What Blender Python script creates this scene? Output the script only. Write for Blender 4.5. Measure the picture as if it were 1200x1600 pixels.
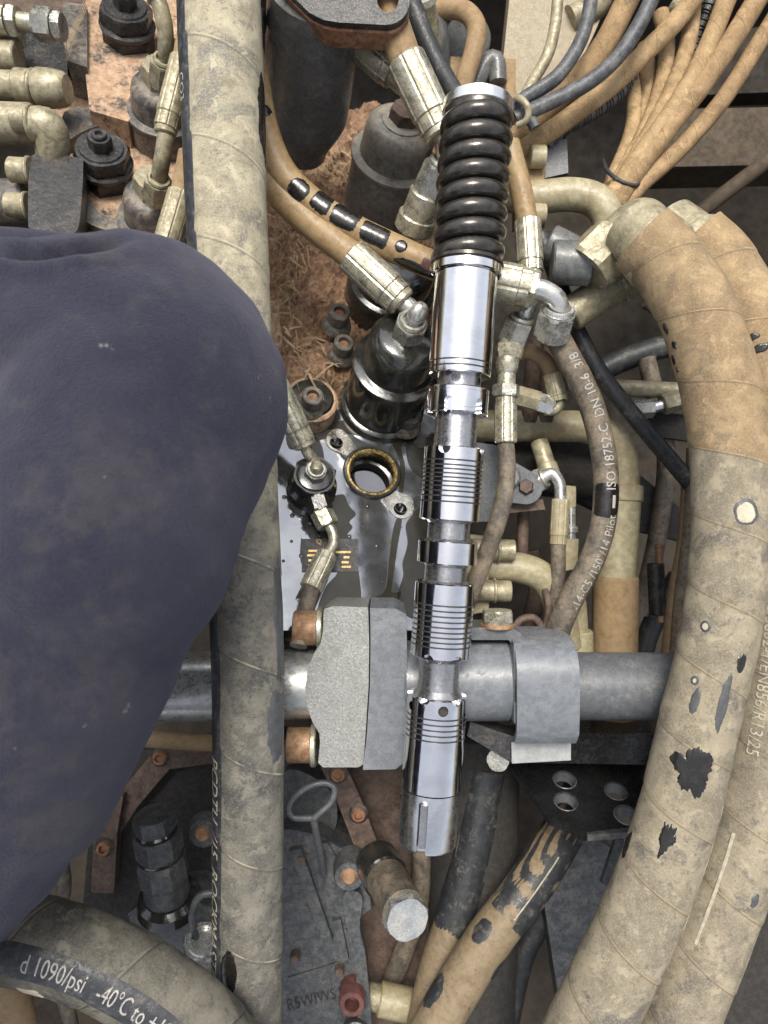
import bpy, bmesh, math, random
from mathutils import Vector, Matrix, noise
random.seed(7)
for o in list(bpy.data.objects): bpy.data.objects.remove(o)
SC = bpy.context.scene
COL = SC.collection
S = 0.000378          # one unit = one photograph pixel at the height of the spool (0.378 mm)
F = 1110.0            # camera height above the spool in those units
V = Vector

# ------------------------------------------------------------------ camera, sky, sun, exposure
cd = bpy.data.cameras.new('camera'); cam = bpy.data.objects.new('camera', cd); COL.objects.link(cam)
cam.location = (0, 0, F*S); cam.rotation_euler = (0, 0, 0)
cd.sensor_fit = 'VERTICAL'; cd.sensor_height = 24; cd.sensor_width = 18
cd.lens = 24*F/1600.0
cd.clip_start = 0.01; cd.clip_end = 50
cd.dof.use_dof = True; cd.dof.focus_distance = (F+40)*S; cd.dof.aperture_fstop = 8.0
SC.camera = cam
SUN_EL, SUN_AZ = 62, -6      # elevation, azimuth measured from +Y towards +X
w = bpy.data.worlds.new('World'); SC.world = w; w.use_nodes = True
nt = w.node_tree; nt.nodes.clear()
sky = nt.nodes.new('ShaderNodeTexSky'); sky.sky_type = 'NISHITA'; sky.sun_disc = False
sky.sun_elevation = math.radians(SUN_EL); sky.sun_rotation = math.radians(SUN_AZ)
sky.air_density = 1.0; sky.dust_density = 4.0; sky.ozone_density = 1.0
hs = nt.nodes.new('ShaderNodeHueSaturation'); hs.inputs['Saturation'].default_value = 0.35
bg = nt.nodes.new('ShaderNodeBackground'); bg.inputs['Strength'].default_value = 0.15
ow = nt.nodes.new('ShaderNodeOutputWorld')
nt.links.new(sky.outputs[0], hs.inputs['Color']); nt.links.new(hs.outputs[0], bg.inputs[0]); nt.links.new(bg.outputs[0], ow.inputs[0])
sd = bpy.data.lights.new('sun', 'SUN'); sd.energy = 2.0; sd.angle = math.radians(22); sd.color = (1, .94, .82)
so = bpy.data.objects.new('sun', sd); COL.objects.link(so)
_el, _az = math.radians(SUN_EL), math.radians(SUN_AZ)
_d = V((math.sin(_az)*math.cos(_el), math.cos(_az)*math.cos(_el), math.sin(_el)))
so.rotation_euler = _d.to_track_quat('Z', 'Y').to_euler(); so.location = _d*3
SC.view_settings.view_transform = 'Standard'; SC.view_settings.look = 'None'
SC.view_settings.exposure = 0.7; SC.view_settings.gamma = 1.0
SC.view_settings.use_curve_mapping = False
SC.render.engine = 'CYCLES'
SC.cycles.max_bounces = 8

# ------------------------------------------------------------------ points
def P(x, y, z=0.0):
    k = (F - z)/F
    return V(((x-600)*k, (800-y)*k, z))
def K(z): return (F - z)/F
# the valve block face leans away from the camera: its own plane
BN = V((.20, .40, .88)).normalized()
BO = P(580, 740, -300)
BU = (V((1, 0, 0)) - BN*BN.x).normalized(); BV = BN.cross(BU)
def PL(x, y, h=0.0):
    d = V(((x-600)/F, (800-y)/F, -1.0)); c = V((0, 0, F))
    t = (h - BN.dot(c-BO))/BN.dot(d)
    return c + d*t

# ------------------------------------------------------------------ scene objects
ORG = {}
def thing(name, label, cat, base, group=None):
    o = bpy.data.objects.new(name, None); COL.objects.link(o)
    o.empty_display_size = 0.01
    o.location = base*S; ORG[o.name] = V(base)
    o['label'] = label; o['category'] = cat
    if group: o['group'] = group
    return o
def build(name, parent, mat, verts, faces, uvs=None, ang=35, label=None, cat=None, kind=None, group=None):
    """verts in units (world); one mesh object, child of parent"""
    if parent is not None:
        org = ORG[parent.name]
    else:
        n = len(verts); org = sum(verts, V((0, 0, 0)))/n
        org = V((org.x, org.y, min(v.z for v in verts)))
    me = bpy.data.meshes.new(name)
    me.from_pydata([((v-org)*S)[:] for v in verts], [], faces)
    if uvs is not None:
        ul = me.uv_layers.new(name='UVMap')
        flat = []
        for f in uvs:
            for uv in f: flat += [uv[0], uv[1]]
        ul.data.foreach_set('uv', flat)
    me.materials.append(M[mat] if isinstance(mat, str) else mat)
    if ang:
        me.polygons.foreach_set('use_smooth', [True]*len(me.polygons))
        me.set_sharp_from_angle(angle=math.radians(ang))
    me.update()
    o = bpy.data.objects.new(name, me); COL.objects.link(o)
    ORG[o.name] = org
    if parent is not None: o.parent = parent
    else: o.location = org*S
    if label: o['label'] = label
    if cat: o['category'] = cat
    if kind: o['kind'] = kind
    if group: o['group'] = group
    return o
def basis(ax, ref=None):
    ax = ax.normalized()
    r = ref if ref is not None else (V((0, 0, 1)) if abs(ax.z) < .8 else V((0, 1, 0)))
    n = (r - ax*ax.dot(r)).normalized()
    return ax, n, n.cross(ax)
def lathe(parent, name, mat, a, b, prof, seg=32, flute=None, rot=0.0, ang=35, ref=None, absd=False, ring=False, **kw):
    """revolve prof [(t, r)] about a->b; t is a fraction of the length, or units when absd"""
    ax, n, bb = basis(b-a, ref); L = (b-a).length
    vs, fs = [], []
    for (t, r) in prof:
        d = t if absd else t*L
        for i in range(seg):
            th = 2*math.pi*i/seg + rot
            rr = r
            if flute:
                ph = (flute[0]*i/seg) % 1.0
                rr = r*(1 - flute[1]*max(0, 1-abs(ph-.5)/.13))
            vs.append(a + ax*d + (n*math.cos(th) + bb*math.sin(th))*rr)
    m = len(prof)
    for j in range(m-1):
        for i in range(seg):
            k = (i+1) % seg
            fs.append((j*seg+i, j*seg+k, (j+1)*seg+k, (j+1)*seg+i))
    if ring:
        for i in range(seg):
            k = (i+1) % seg; j = m-1
            fs.append((j*seg+i, j*seg+k, k, i))
    if not ring and prof[0][1] > 1e-4: fs.append(tuple(range(seg-1, -1, -1)))
    if not ring and prof[-1][1] > 1e-4: fs.append(tuple((m-1)*seg+i for i in range(seg)))
    # normals: a->b with n, b = n x ax gives inward winding; flip
    fs = [tuple(reversed(f)) for f in fs]
    return build(name, parent, mat, vs, fs, ang=ang, **kw)
def cyl(parent, name, mat, a, b, r, r2=None, ch=.08, seg=32, **kw):
    r2 = r if r2 is None else r2
    L = (b-a).length; c = min(ch*min(r, r2), L*.3)
    return lathe(parent, name, mat, a, b, [(0, r-c), (c/L, r), (1-c/L, r2), (1, r2-c)], seg=seg, **kw)
def hexp(parent, name, mat, a, b, r, rot=0.0, n=6, **kw):
    """hex prism with its chamfered corners: the round chamfer cuts the corners"""
    ax, nn, bb = basis(b-a, kw.pop('ref', None)); L = (b-a).length
    vs, fs = [], []
    sub = 4; seg = n*sub
    c = min(.13*r, L*.25)
    for (d, chm) in ((0, 1), (c, 0), (L-c, 0), (L, 1)):
        for i in range(seg):
            th = 2*math.pi*i/seg
            loc = ((i % sub)/sub - .5)*2*math.pi/n      # -half..half inside a facet
            flat = r*math.cos(math.pi/n)/math.cos(loc if True else 0)
            rr = flat if not chm else min(flat, r*.90)
            t2 = th + rot - math.pi/n
            vs.append(a + ax*d + (nn*math.cos(t2) + bb*math.sin(t2))*rr)
    for j in range(3):
        for i in range(seg):
            k = (i+1) % seg
            fs.append((j*seg+i, (j+1)*seg+i, (j+1)*seg+k, j*seg+k))
    fs.append(tuple(range(seg))); fs.append(tuple(3*seg+i for i in range(seg-1, -1, -1)))
    return build(name, parent, mat, vs, fs, ang=20, **kw)
def crom(pts, n):
    """catmull-rom through pts (Vectors), about n samples, even in length"""
    q = [pts[0]*2-pts[1]] + pts + [pts[-1]*2-pts[-2]]
    out = []
    for i in range(1, len(q)-2):
        p0, p1, p2, p3 = q[i-1:i+3]
        for j in range(24):
            t = j/24
            out.append(.5*((2*p1) + (p2-p0)*t + (2*p0-5*p1+4*p2-p3)*t*t + (3*p1-p0-3*p2+p3)*t**3))
    out.append(pts[-1].copy())
    cum = [0.0]
    for i in range(1, len(out)): cum.append(cum[-1] + (out[i]-out[i-1]).length)
    res, j = [], 0
    for i in range(n+1):
        s = cum[-1]*i/n
        while j < len(cum)-2 and cum[j+1] < s: j += 1
        f = (s-cum[j])/max(1e-9, cum[j+1]-cum[j])
        res.append(out[j].lerp(out[j+1], f))
    return res, cum[-1]
class Tube: pass
def tubepath(pts, r, step=6.0, zref=False, n=None):
    """pts (x, y, z) photograph pixels + height, or Vectors; r in pixels as seen, one value or one per point"""
    vp = [p if isinstance(p, Vector) else P(*p[:3]) for p in pts]
    L0 = sum((vp[i+1]-vp[i]).length for i in range(len(vp)-1))
    n = n or max(6, int(L0/step))
    T = Tube(); T.c, T.L = crom(vp, n); T.n = n
    if isinstance(r, (list, tuple)):
        rs = [V((r[i]*K(vp[i].z), 0, 0)) for i in range(len(r))]
        T.r = []
        for i in range(n+1):
            f = i/n*(len(rs)-1); j = min(int(f), len(rs)-2)
            T.r.append(rs[j].lerp(rs[j+1], f-j).x)
    else:
        km = sum(K(v.z) for v in vp)/len(vp)
        T.r = [r*km]*(n+1)
    T.t, T.nn, T.b = [], [], []
    for i in range(n+1):
        a, b = T.c[max(0, i-1)], T.c[min(n, i+1)]
        t = (b-a).normalized(); T.t.append(t)
        if zref or i == 0:
            ref = V((0, 0, 1)) if abs(t.z) < .95 else V((0, 1, 0))
        else: ref = T.nn[-1]
        nn = (ref - t*t.dot(ref)).normalized()
        T.nn.append(nn); T.b.append(nn.cross(t))
    return T
def tpoint(T, s, th, dr=0.0):
    f = max(0, min(T.n-1e-6, s/T.L*T.n)); j = int(f); f -= j
    c = T.c[j].lerp(T.c[j+1], f); nn = T.nn[j].lerp(T.nn[j+1], f); b = T.b[j].lerp(T.b[j+1], f)
    r = T.r[j] + (T.r[j+1]-T.r[j])*f + dr
    return c + (nn.normalized()*math.cos(th) + b.normalized()*math.sin(th))*r
def tubemesh(parent, name, mat, T, seg=20, wrap=None, lump=0.0, caps=True, **kw):
    vs, fs, uv = [], [], []
    n = T.n; pitch = wrap or 100.0
    ns = random.random()*50
    for i in range(n+1):
        s = T.L*i/n
        for j in range(seg):
            th = 2*math.pi*j/seg
            r = T.r[i]
            if wrap:
                ph = (s/pitch - j/seg - .5) % 1.0
                r *= 1 + .022*(ph-.5)*(1 if ph < .97 else (1-ph)/.03*2-1)
            if lump:
                r *= 1 + lump*noise.noise(V((s/60+ns, math.cos(th)*1.2, math.sin(th)*1.2)))
            vs.append(T.c[i] + (T.nn[i]*math.cos(th) + T.b[i]*math.sin(th))*r)
    for i in range(n):
        v0, v1 = T.L*i/n/pitch, T.L*(i+1)/n/pitch
        for j in range(seg):
            k = (j+1) % seg
            fs.append((i*seg+j, (i+1)*seg+j, (i+1)*seg+k, i*seg+k))
            u0 = j/seg + (.5 if j < seg//2 else -.5); u1 = u0 + 1/seg      # the uv seam lies on the hidden underside
            uv.append(((u0, v0), (u0, v1), (u1, v1), (u1, v0)))
    if caps:
        fs.append(tuple(range(seg))); uv.append([(0, 0)]*seg)
        fs.append(tuple(n*seg+i for i in range(seg-1, -1, -1))); uv.append([(0, 0)]*seg)
    return build(name, parent, mat, vs, fs, uvs=uv, ang=50, **kw)
def tube(parent, name, mat, pts, r, seg=20, step=6.0, wrap=None, lump=0.0, zref=False, **kw):
    T = tubepath(pts, r, step, zref)
    o = tubemesh(parent, name, mat, T, seg, wrap, lump, **kw)
    return o, T
def tpatch(parent, name, mat, T, s0, s1, th, dth, seed=0, dr=.5, rough=.35, box=False):
    """an irregular film lying on a tube between lengths s0..s1 about angle th"""
    sm, sl = (s0+s1)/2, (s1-s0)/2
    nr, na = 5, 84
    vs = [tpoint(T, sm, th, dr)]; fs = []
    for a in range(na):
        pa = 2*math.pi*a/na
        rad = 1 + rough*.75*noise.noise(V((math.cos(pa)*1.5+seed*3.1, math.sin(pa)*1.5, seed))) + rough*.40*noise.noise(V((math.cos(pa)*4+seed, math.sin(pa)*4, seed*2))) + rough*.25*noise.noise(V((math.cos(pa)*11+seed, math.sin(pa)*11, seed*2)))
        if box: rad *= .92/(abs(math.cos(pa))**6 + abs(math.sin(pa))**6)**(1/6)
        for q in range(1, nr+1):
            f = q/nr*rad
            edge = dr if q < nr else -.15
            vs.append(tpoint(T, sm + sl*f*math.cos(pa), th + dth*f*math.sin(pa), edge))
    for a in range(na):
        b = (a+1) % na
        fs.append((0, 1+a*nr, 1+b*nr))
        for q in range(nr-1):
            fs.append((1+a*nr+q, 1+a*nr+q+1, 1+b*nr+q+1, 1+b*nr+q))
    return build(name, parent, mat, vs, fs, ang=60)
def tstripe(parent, name, mat, T, s0, s1, th0, th1, dr=.4):
    n = max(8, int((s1-s0)/8)); m = 8
    vs, fs = [], []
    for i in range(n+1):
        s = s0+(s1-s0)*i/n
        for j in range(m+1): vs.append(tpoint(T, s, th0+(th1-th0)*j/m, dr if 0 < j < m else -.1))
    for i in range(n):
        for j in range(m): fs.append((i*(m+1)+j, (i+1)*(m+1)+j, (i+1)*(m+1)+j+1, i*(m+1)+j+1))
    return build(name, parent, mat, vs, fs, ang=60)
def textmesh(text, size, sx=1.0, shear=0.0):
    cu = bpy.data.curves.new('txt', 'FONT'); cu.body = text; cu.size = size; cu.resolution_u = 3
    cu.align_x = 'LEFT'; cu.align_y = 'CENTER'; cu.shear = shear
    o = bpy.data.objects.new('txt', cu); COL.objects.link(o)
    dg = bpy.context.evaluated_depsgraph_get()
    me = o.evaluated_get(dg).to_mesh()
    vs = [(v.co.x*sx, v.co.y) for v in me.vertices]; fs = [tuple(p.vertices) for p in me.polygons]
    o.evaluated_get(dg).to_mesh_clear()
    bpy.data.objects.remove(o); bpy.data.curves.remove(cu)
    bm = bmesh.new(); bv = [bm.verts.new((x, y, 0)) for x, y in vs]
    for f in fs:
        try: bm.faces.new([bv[i] for i in f])
        except ValueError: pass
    y0, y1 = min(v[1] for v in vs), max(v[1] for v in vs)
    for i in range(1, 9):
        bmesh.ops.bisect_plane(bm, geom=bm.verts[:]+bm.edges[:]+bm.faces[:], plane_co=(0, y0+(y1-y0)*i/9, 0), plane_no=(0, 1, 0))
    bm.verts.index_update()
    vs = [(v.co.x, v.co.y) for v in bm.verts]; fs = [tuple(v.index for v in f.verts) for f in bm.faces]; bm.free()
    return vs, fs
def ttext(parent, mat, T, text, s0, size, th, d=1, sx=1.0, dr=.8, shear=0.0, worn=0.0):
    vs2, fs = textmesh(text, size, sx, shear)
    vs = []
    for (x, y) in vs2:
        s = s0 + d*x
        f = max(0, min(T.n, s/T.L*T.n)); r = T.r[int(min(f, T.n))]
        vs.append(tpoint(T, s, th + d*y/r, dr))
    return build('lettering', parent, mat, vs, fs, ang=0)
def flattext(parent, mat, text, o, ux, uy, size, sx=1.0, name='lettering'):
    vs2, fs = textmesh(text, size, sx)
    return build(name, parent, mat, [o+ux*x+uy*y for x, y in vs2], fs, ang=0)
def bevelled(name, parent, mat, bm, bev, seg=2, ang=35, **kw):
    if bev:
        es = [e for e in bm.edges if len(e.link_faces) == 2 and e.calc_face_angle(0) > .5]
        bmesh.ops.bevel(bm, geom=es, offset=bev, segments=seg, profile=.6, affect='EDGES', clamp_overlap=True)
    bmesh.ops.recalc_face_normals(bm, faces=bm.faces)
    bm.verts.index_update()
    vs = [v.co.copy() for v in bm.verts]; fs = [tuple(v.index for v in f.verts) for f in bm.faces]
    bm.free()
    return build(name, parent, mat, vs, fs, ang=ang, **kw)
def solid(parent, name, mat, top, vec, bev=2.0, seg=2, ang=35, **kw):
    """closed prism: polygon of Vectors pushed along vec"""
    bm = bmesh.new(); n = len(top)
    a = [bm.verts.new(p) for p in top]; b = [bm.verts.new(p+vec) for p in top]
    bm.faces.new(a); bm.faces.new(b[::-1])
    for i in range(n): bm.faces.new((a[i], b[i], b[(i+1) % n], a[(i+1) % n]))
    return bevelled(name, parent, mat, bm, bev, seg, ang, **kw)
def prism(parent, name, mat, poly, z0, depth, bev=2.0, **kw):
    return solid(parent, name, mat, [P(x, y, z0) for x, y in poly], V((0, 0, -depth)), bev, **kw)
def bprism(parent, name, mat, poly, h0, depth, bev=2.0, **kw):
    return solid(parent, name, mat, [PL(x, y, h0) for x, y in poly], BN*(-depth), bev, **kw)
def cut(o, cutters):
    """subtract closed cutters (objects) from o, then drop them"""
    for c in cutters:
        m = o.modifiers.new('b', 'BOOLEAN'); m.operation = 'DIFFERENCE'; m.solver = 'EXACT'; m.object = c
    bpy.context.view_layer.update()
    dg = bpy.context.evaluated_depsgraph_get()
    me = bpy.data.meshes.new_from_object(o.evaluated_get(dg))
    o.modifiers.clear()
    old = o.data; nm = old.name; o.data = me; bpy.data.meshes.remove(old); me.name = nm
    me.polygons.foreach_set('use_smooth', [True]*len(me.polygons)); me.set_sharp_from_angle(angle=math.radians(35))
    for c in cutters:
        d = c.data; ORG.pop(c.name, None); bpy.data.objects.remove(c); bpy.data.meshes.remove(d)
def smoothpoly(pts, n=6):
    v = [V((x, y, 0)) for x, y in pts]; out = []; m = len(v)
    for i in range(m):
        p0, p1, p2, p3 = v[i-1], v[i], v[(i+1) % m], v[(i+2) % m]
        for j in range(n):
            t = j/n
            q = .5*((2*p1) + (p2-p0)*t + (2*p0-5*p1+4*p2-p3)*t*t + (3*p1-p0-3*p2+p3)*t**3)
            out.append((q.x, q.y))
    return out
def circ(x, y, r, n=28, ry=None):
    return [(x+r*math.cos(2*math.pi*i/n), y+(ry or r)*math.sin(2*math.pi*i/n)) for i in range(n)]
def hull(pts):
    pts = sorted(set(pts))
    def half(p):
        h = []
        for q in p:
            while len(h) > 1 and (h[-1][0]-h[-2][0])*(q[1]-h[-2][1]) - (h[-1][1]-h[-2][1])*(q[0]-h[-2][0]) <= 0: h.pop()
            h.append(q)
        return h
    a, b = half(pts), half(pts[::-1])
    return a[:-1]+b[:-1]

# ------------------------------------------------------------------ materials
M = {}
def lin(r, g, b):
    f = lambda c: (c/255/12.92) if c/255 <= .04045 else ((c/255+.055)/1.055)**2.4
    return (f(r), f(g), f(b))
class N:
    def __init__(s, name):
        s.m = bpy.data.materials.new(name); s.m.use_nodes = True; s.t = s.m.node_tree
        s.t.nodes.clear()
        s.out = s.t.nodes.new('ShaderNodeOutputMaterial'); s.b = s.t.nodes.new('ShaderNodeBsdfPrincipled')
        s.t.links.new(s.b.outputs[0], s.out.inputs[0]); s.tc = s.t.nodes.new('ShaderNodeTexCoord')
    def link(s, a, b): s.t.links.new(a, b)
    def noise(s, scale, detail=6, rough=.6, vec=None, dist=0.0, sc3=None):
        n = s.t.nodes.new('ShaderNodeTexNoise'); n.inputs['Scale'].default_value = scale
        n.inputs['Detail'].default_value = detail; n.inputs['Roughness'].default_value = rough; n.inputs['Distortion'].default_value = dist
        v = vec or s.tc.outputs['Object']
        if sc3:
            mp = s.t.nodes.new('ShaderNodeMapping'); mp.inputs['Scale'].default_value = sc3; s.link(v, mp.inputs[0]); v = mp.outputs[0]
        s.link(v, n.inputs['Vector']); return n.outputs['Fac']
    def ramp(s, fac, lo, hi, a=0.0, b=1.0):
        n = s.t.nodes.new('ShaderNodeMapRange'); n.interpolation_type = 'SMOOTHSTEP'
        for k, v in (('From Min', lo), ('From Max', hi), ('To Min', a), ('To Max', b)): n.inputs[k].default_value = v
        s.link(fac, n.inputs['Value']); return n.outputs[0]
    def mix(s, fac, a, b):
        n = s.t.nodes.new('ShaderNodeMix'); n.data_type = 'RGBA'
        if hasattr(fac, 'is_linked'): s.link(fac, n.inputs[0])
        else: n.inputs[0].default_value = fac
        for i, c in ((6, a), (7, b)):
            if hasattr(c, 'is_linked'): s.link(c, n.inputs[i])
            else: n.inputs[i].default_value = (*c, 1)
        return n.outputs[2]
    def math(s, op, a, b=None):
        n = s.t.nodes.new('ShaderNodeMath'); n.operation = op
        for i, c in ((0, a), (1, b)):
            if c is None: continue
            if hasattr(c, 'is_linked'): s.link(c, n.inputs[i])
            else: n.inputs[i].default_value = c
        return n.outputs[0]
    def set(s, k, v):
        if hasattr(v, 'is_linked'): s.link(v, s.b.inputs[k])
        elif isinstance(v, tuple): s.b.inputs[k].default_value = (*v, 1)
        else: s.b.inputs[k].default_value = v
    def bump(s, h, strength, dist=.0006):
        n = s.t.nodes.new('ShaderNodeBump'); n.inputs['Strength'].default_value = strength; n.inputs['Distance'].default_value = dist
        s.link(h, n.inputs['Height']); s.link(n.outputs[0], s.b.inputs['Normal'])
def thr(a): return .5 + .30*(.5-a)
def mat(key, c1, c2=None, rough=.5, metal=0.0, dust=None, amt=.45, dsc=90, fine=900, bump=.3, bdist=.0004, rvar=.15, spec=.5, coat=0.0, soft=.12, speck=None, spamt=.66):
    n = N(key); c2 = c2 or tuple(x*.72 for x in c1)
    f1 = n.noise(fine*.22, 8, .65)
    col = n.mix(n.ramp(f1, .41, .60), c2, c1)
    fn = n.noise(fine, 4, .7)
    rg = n.ramp(fn, .38, .62, max(.02, rough-rvar), min(1, rough+rvar))
    me = metal
    if speck:
        sp = n.ramp(n.noise(fine*.35, 6, .75, dist=.4), spamt-.07, spamt-.04)
        col = n.mix(sp, col, speck)
    if dust:
        dd = n.math('ADD', n.math('MULTIPLY', n.noise(dsc, 9, .7, dist=.3), .62), n.math('MULTIPLY', n.noise(dsc*5.3, 5, .7), .38))
        d = n.ramp(dd, thr(amt)-soft*.75, thr(amt)+soft*.75)
        fd = n.ramp(fn, .35, .65)
        dc = n.mix(fd, tuple(x*.75 for x in dust), dust)
        col = n.mix(d, col, dc)
        rg = n.math('MAXIMUM', rg, n.math('MULTIPLY', d, .85))
        if metal: me = n.math('MULTIPLY', n.math('SUBTRACT', 1.0, d), metal)
    n.set('Base Color', col); n.set('Roughness', rg); n.set('Metallic', me); n.set('Specular IOR Level', spec)
    if coat: n.set('Coat Weight', coat); n.set('Coat Roughness', .06)
    if bump: n.bump(n.math('ADD', fn, n.math('MULTIPLY', f1, 2.0)), bump, bdist)
    M[key] = n.m
def sleeve(key, c1, c2, dark, dkamt=.35, weave=True, rough=.8, seamc=None, turn=None, lower=None, edge=.02):
    """fabric hose sleeve wound in a band: weave, seams of the winding, dust and damp patches;
    from winding number `turn` on the sleeve is the greasier grey kind"""
    n = N(key); uv = n.tc.outputs['UV']
    sp = n.t.nodes.new('ShaderNodeSeparateXYZ'); n.link(uv, sp.inputs[0])
    wind = n.math('SUBTRACT', sp.outputs[1], sp.outputs[0])
    a = n.ramp(n.noise(48, 9, .66, dist=.5), .40, .60)
    b = n.ramp(n.noise(30, 9, .70, dist=.8), thr(dkamt)-.03, thr(dkamt)+.06, 0, .85)
    f = n.noise(900, 5, .75); g = n.noise(210, 7, .72)
    m1 = n.noise(95, 8, .7, dist=.3)
    def pal(p1, p2, pd):
        col = n.mix(a, p2, p1); col = n.mix(b, col, pd)
        col = n.mix(n.ramp(m1, .53, .62, 0, .8), col, tuple(min(1, x*1.28) for x in p1))
        col = n.mix(n.ramp(m1, .36, .47, .7, 0), col, tuple(x*.7 for x in p2))
        col = n.mix(n.ramp(g, .56, .63, 0, .6), col, pd)
        return n.mix(n.ramp(f, .45, .65, 0, .45), col, tuple(min(1, x*1.45) for x in p1))
    col = pal(c1, c2, dark)
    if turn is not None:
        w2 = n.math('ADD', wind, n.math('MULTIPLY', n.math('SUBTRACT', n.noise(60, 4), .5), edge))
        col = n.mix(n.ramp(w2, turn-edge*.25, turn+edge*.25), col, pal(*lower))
    ph = n.math('FRACT', wind)
    ed = n.math('MINIMUM', ph, n.math('SUBTRACT', 1.0, ph))
    line = n.ramp(ed, .004, .013, 1, 0)
    col = n.mix(n.math('MULTIPLY', line, n.ramp(n.noise(70, 3), .42, .56, .1, .8)), col, seamc or tuple(min(1, x*1.3) for x in c1))
    dk = n.ramp(n.math('ABSOLUTE', n.math('SUBTRACT', ph, .022)), .0, .018, .55, 0)
    col = n.mix(dk, col, tuple(x*.55 for x in dark))
    n.set('Base Color', col); n.set('Roughness', n.ramp(b, 0, 1, rough, rough-.25)); n.set('Specular IOR Level', .35)
    h = n.math('MULTIPLY', f, .6)
    if weave:
        wv = []
        for vec in ((1, 1), (1, -1)):
            q = n.math('ADD', n.math('MULTIPLY', sp.outputs[0], 96.0*vec[0]), n.math('MULTIPLY', sp.outputs[1], 34.0*vec[1]))
            wv.append(n.math('SINE', n.math('MULTIPLY', q, 6.283)))
        wm = n.math('MULTIPLY', wv[0], wv[1])
        h = n.math('ADD', h, n.math('MULTIPLY', wm, .45))
        cc = n.mix(n.ramp(wm, -.2, .8, .0, .22), col, tuple(x*.5 for x in dark)); n.set('Base Color', cc)
    h = n.math('ADD', h, n.math('MULTIPLY', g, .9)); n.bump(h, .55, .0005)
    M[key] = n.m
TAN = (.27, .18, .09); DUST = (.40, .32, .21); MUD = (.40, .235, .13)
mat('chrome', (.80, .80, .82), (.70, .70, .72), rough=.10, metal=1.0, bump=.02, fine=220, rvar=.04)
mat('satin', (.72, .72, .73), (.66, .66, .68), rough=.27, metal=1.0, bump=.03, fine=300, rvar=.05)
mat('neck', (.37, .37, .38), (.32, .32, .33), rough=.27, metal=.92, bump=.1, fine=500, rvar=.08)
mat('spring', (.085, .077, .07), (.06, .055, .05), rough=.2, metal=.7, bump=.12, fine=900, rvar=.07)
mat('blackrod', (.03, .03, .032), rough=.3, metal=.3, bump=.1)
mat('blackpaint', (.07, .071, .072), (.035, .036, .038), rough=.42, dust=(.30, .245, .18), amt=.36, dsc=80, bump=.4, soft=.2)
mat('dustycap', (.19, .183, .165), (.11, .106, .097), rough=.42, dust=(.33, .295, .235), amt=.40, dsc=70, bump=.35, soft=.22)
mat('blackgloss', (.014, .0145, .0155), (.010, .0105, .011), rough=.22, bump=.2, fine=400)
mat('blackclean', (.026, .027, .030), (.014, .015, .016), rough=.36, bump=.45, bdist=.0006, speck=(.11, .105, .10), spamt=.68, dust=(.12, .10, .08), amt=.18, dsc=70, soft=.2)
mat('oily', (.034, .034, .030), (.016, .016, .014), rough=.13, bump=.22, fine=260, rvar=.07, spec=.7, coat=.25)
mat('canister', (.105, .11, .113), (.075, .078, .08), rough=.33, bump=.2, dust=(.22, .213, .195), amt=.24, dsc=60, soft=.2)
mat('greypaint', (.155, .167, .183), (.12, .13, .145), rough=.33, bump=.12, dust=(.23, .24, .25), amt=.24, dsc=45, rvar=.1, soft=.12)
mat('darkgrey', (.10, .106, .115), (.08, .085, .093), rough=.38, bump=.2, dust=(.19, .19, .185), amt=.2, dsc=80, soft=.15)
mat('engine', (.072, .078, .084), (.04, .044, .048), rough=.4, bump=.5, dust=(.17, .16, .145), amt=.24, dsc=90, soft=.16)
mat('cast', (.32, .33, .315), (.25, .255, .245), rough=.42, metal=.5, bump=.7, bdist=.0004, fine=2600, speck=(.44, .45, .43), spamt=.61, dust=(.20, .19, .165), amt=.22, dsc=45, soft=.25)
mat('zinc', (.56, .54, .45), (.36, .34, .26), rough=.34, metal=.8, dust=(.36, .32, .21), amt=.34, dsc=130, bump=.35, soft=.15)
mat('zincdust', (.46, .42, .30), (.22, .20, .135), rough=.42, metal=.5, dust=(.31, .265, .17), amt=.5, dsc=100, bump=.4, soft=.18)
mat('plated', (.70, .71, .70), (.60, .61, .60), rough=.24, metal=.92, fine=300, rvar=.06, dust=(.42, .39, .30), amt=.22, dsc=90, bump=.1, soft=.3)
mat('lit', (.36, .37, .365), (.30, .31, .305), rough=.4, metal=.2, bump=.15)
mat('groove', (.07, .07, .072), rough=.35, metal=.4, bump=0)
mat('cream', (.38, .345, .225), (.28, .255, .16), rough=.42, dust=(.28, .21, .12), amt=.34, dsc=60, bump=.25, soft=.2)
mat('steelpipe', (.58, .59, .58), (.52, .53, .52), rough=.32, metal=.85, dust=(.33, .32, .28), amt=.16, dsc=40, bump=.05, soft=.25, fine=260, rvar=.06)
mat('tan', TAN, (.20, .128, .062), rough=.8, dust=(.34, .245, .14), amt=.42, dsc=60, bump=.35, soft=.2, speck=(.12, .08, .05), spamt=.70)
mat('tanoil', (.29, .19, .09), (.20, .13, .06), rough=.5, dust=(.37, .265, .14), amt=.45, dsc=60, bump=.3, soft=.2, speck=(.05, .035, .02), spamt=.68)
mat('tanlow', (.22, .165, .10), (.15, .11, .065), rough=.6, dust=(.28, .215, .135), amt=.4, dsc=60, bump=.35, soft=.2, speck=(.05, .04, .03), spamt=.67)
mat('zincgrey', (.50, .50, .46), (.33, .33, .29), rough=.3, metal=.85, dust=(.27, .245, .19), amt=.32, dsc=110, bump=.35, soft=.2)
mat('rubber', (.030, .033, .037), (.020, .022, .025), rough=.5, dust=(.17, .155, .13), amt=.20, dsc=90, bump=.25)
mat('rubberdust', (.075, .066, .055), (.05, .045, .038), rough=.65, dust=(.25, .20, .14), amt=.45, dsc=80, bump=.3, soft=.18)
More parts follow.
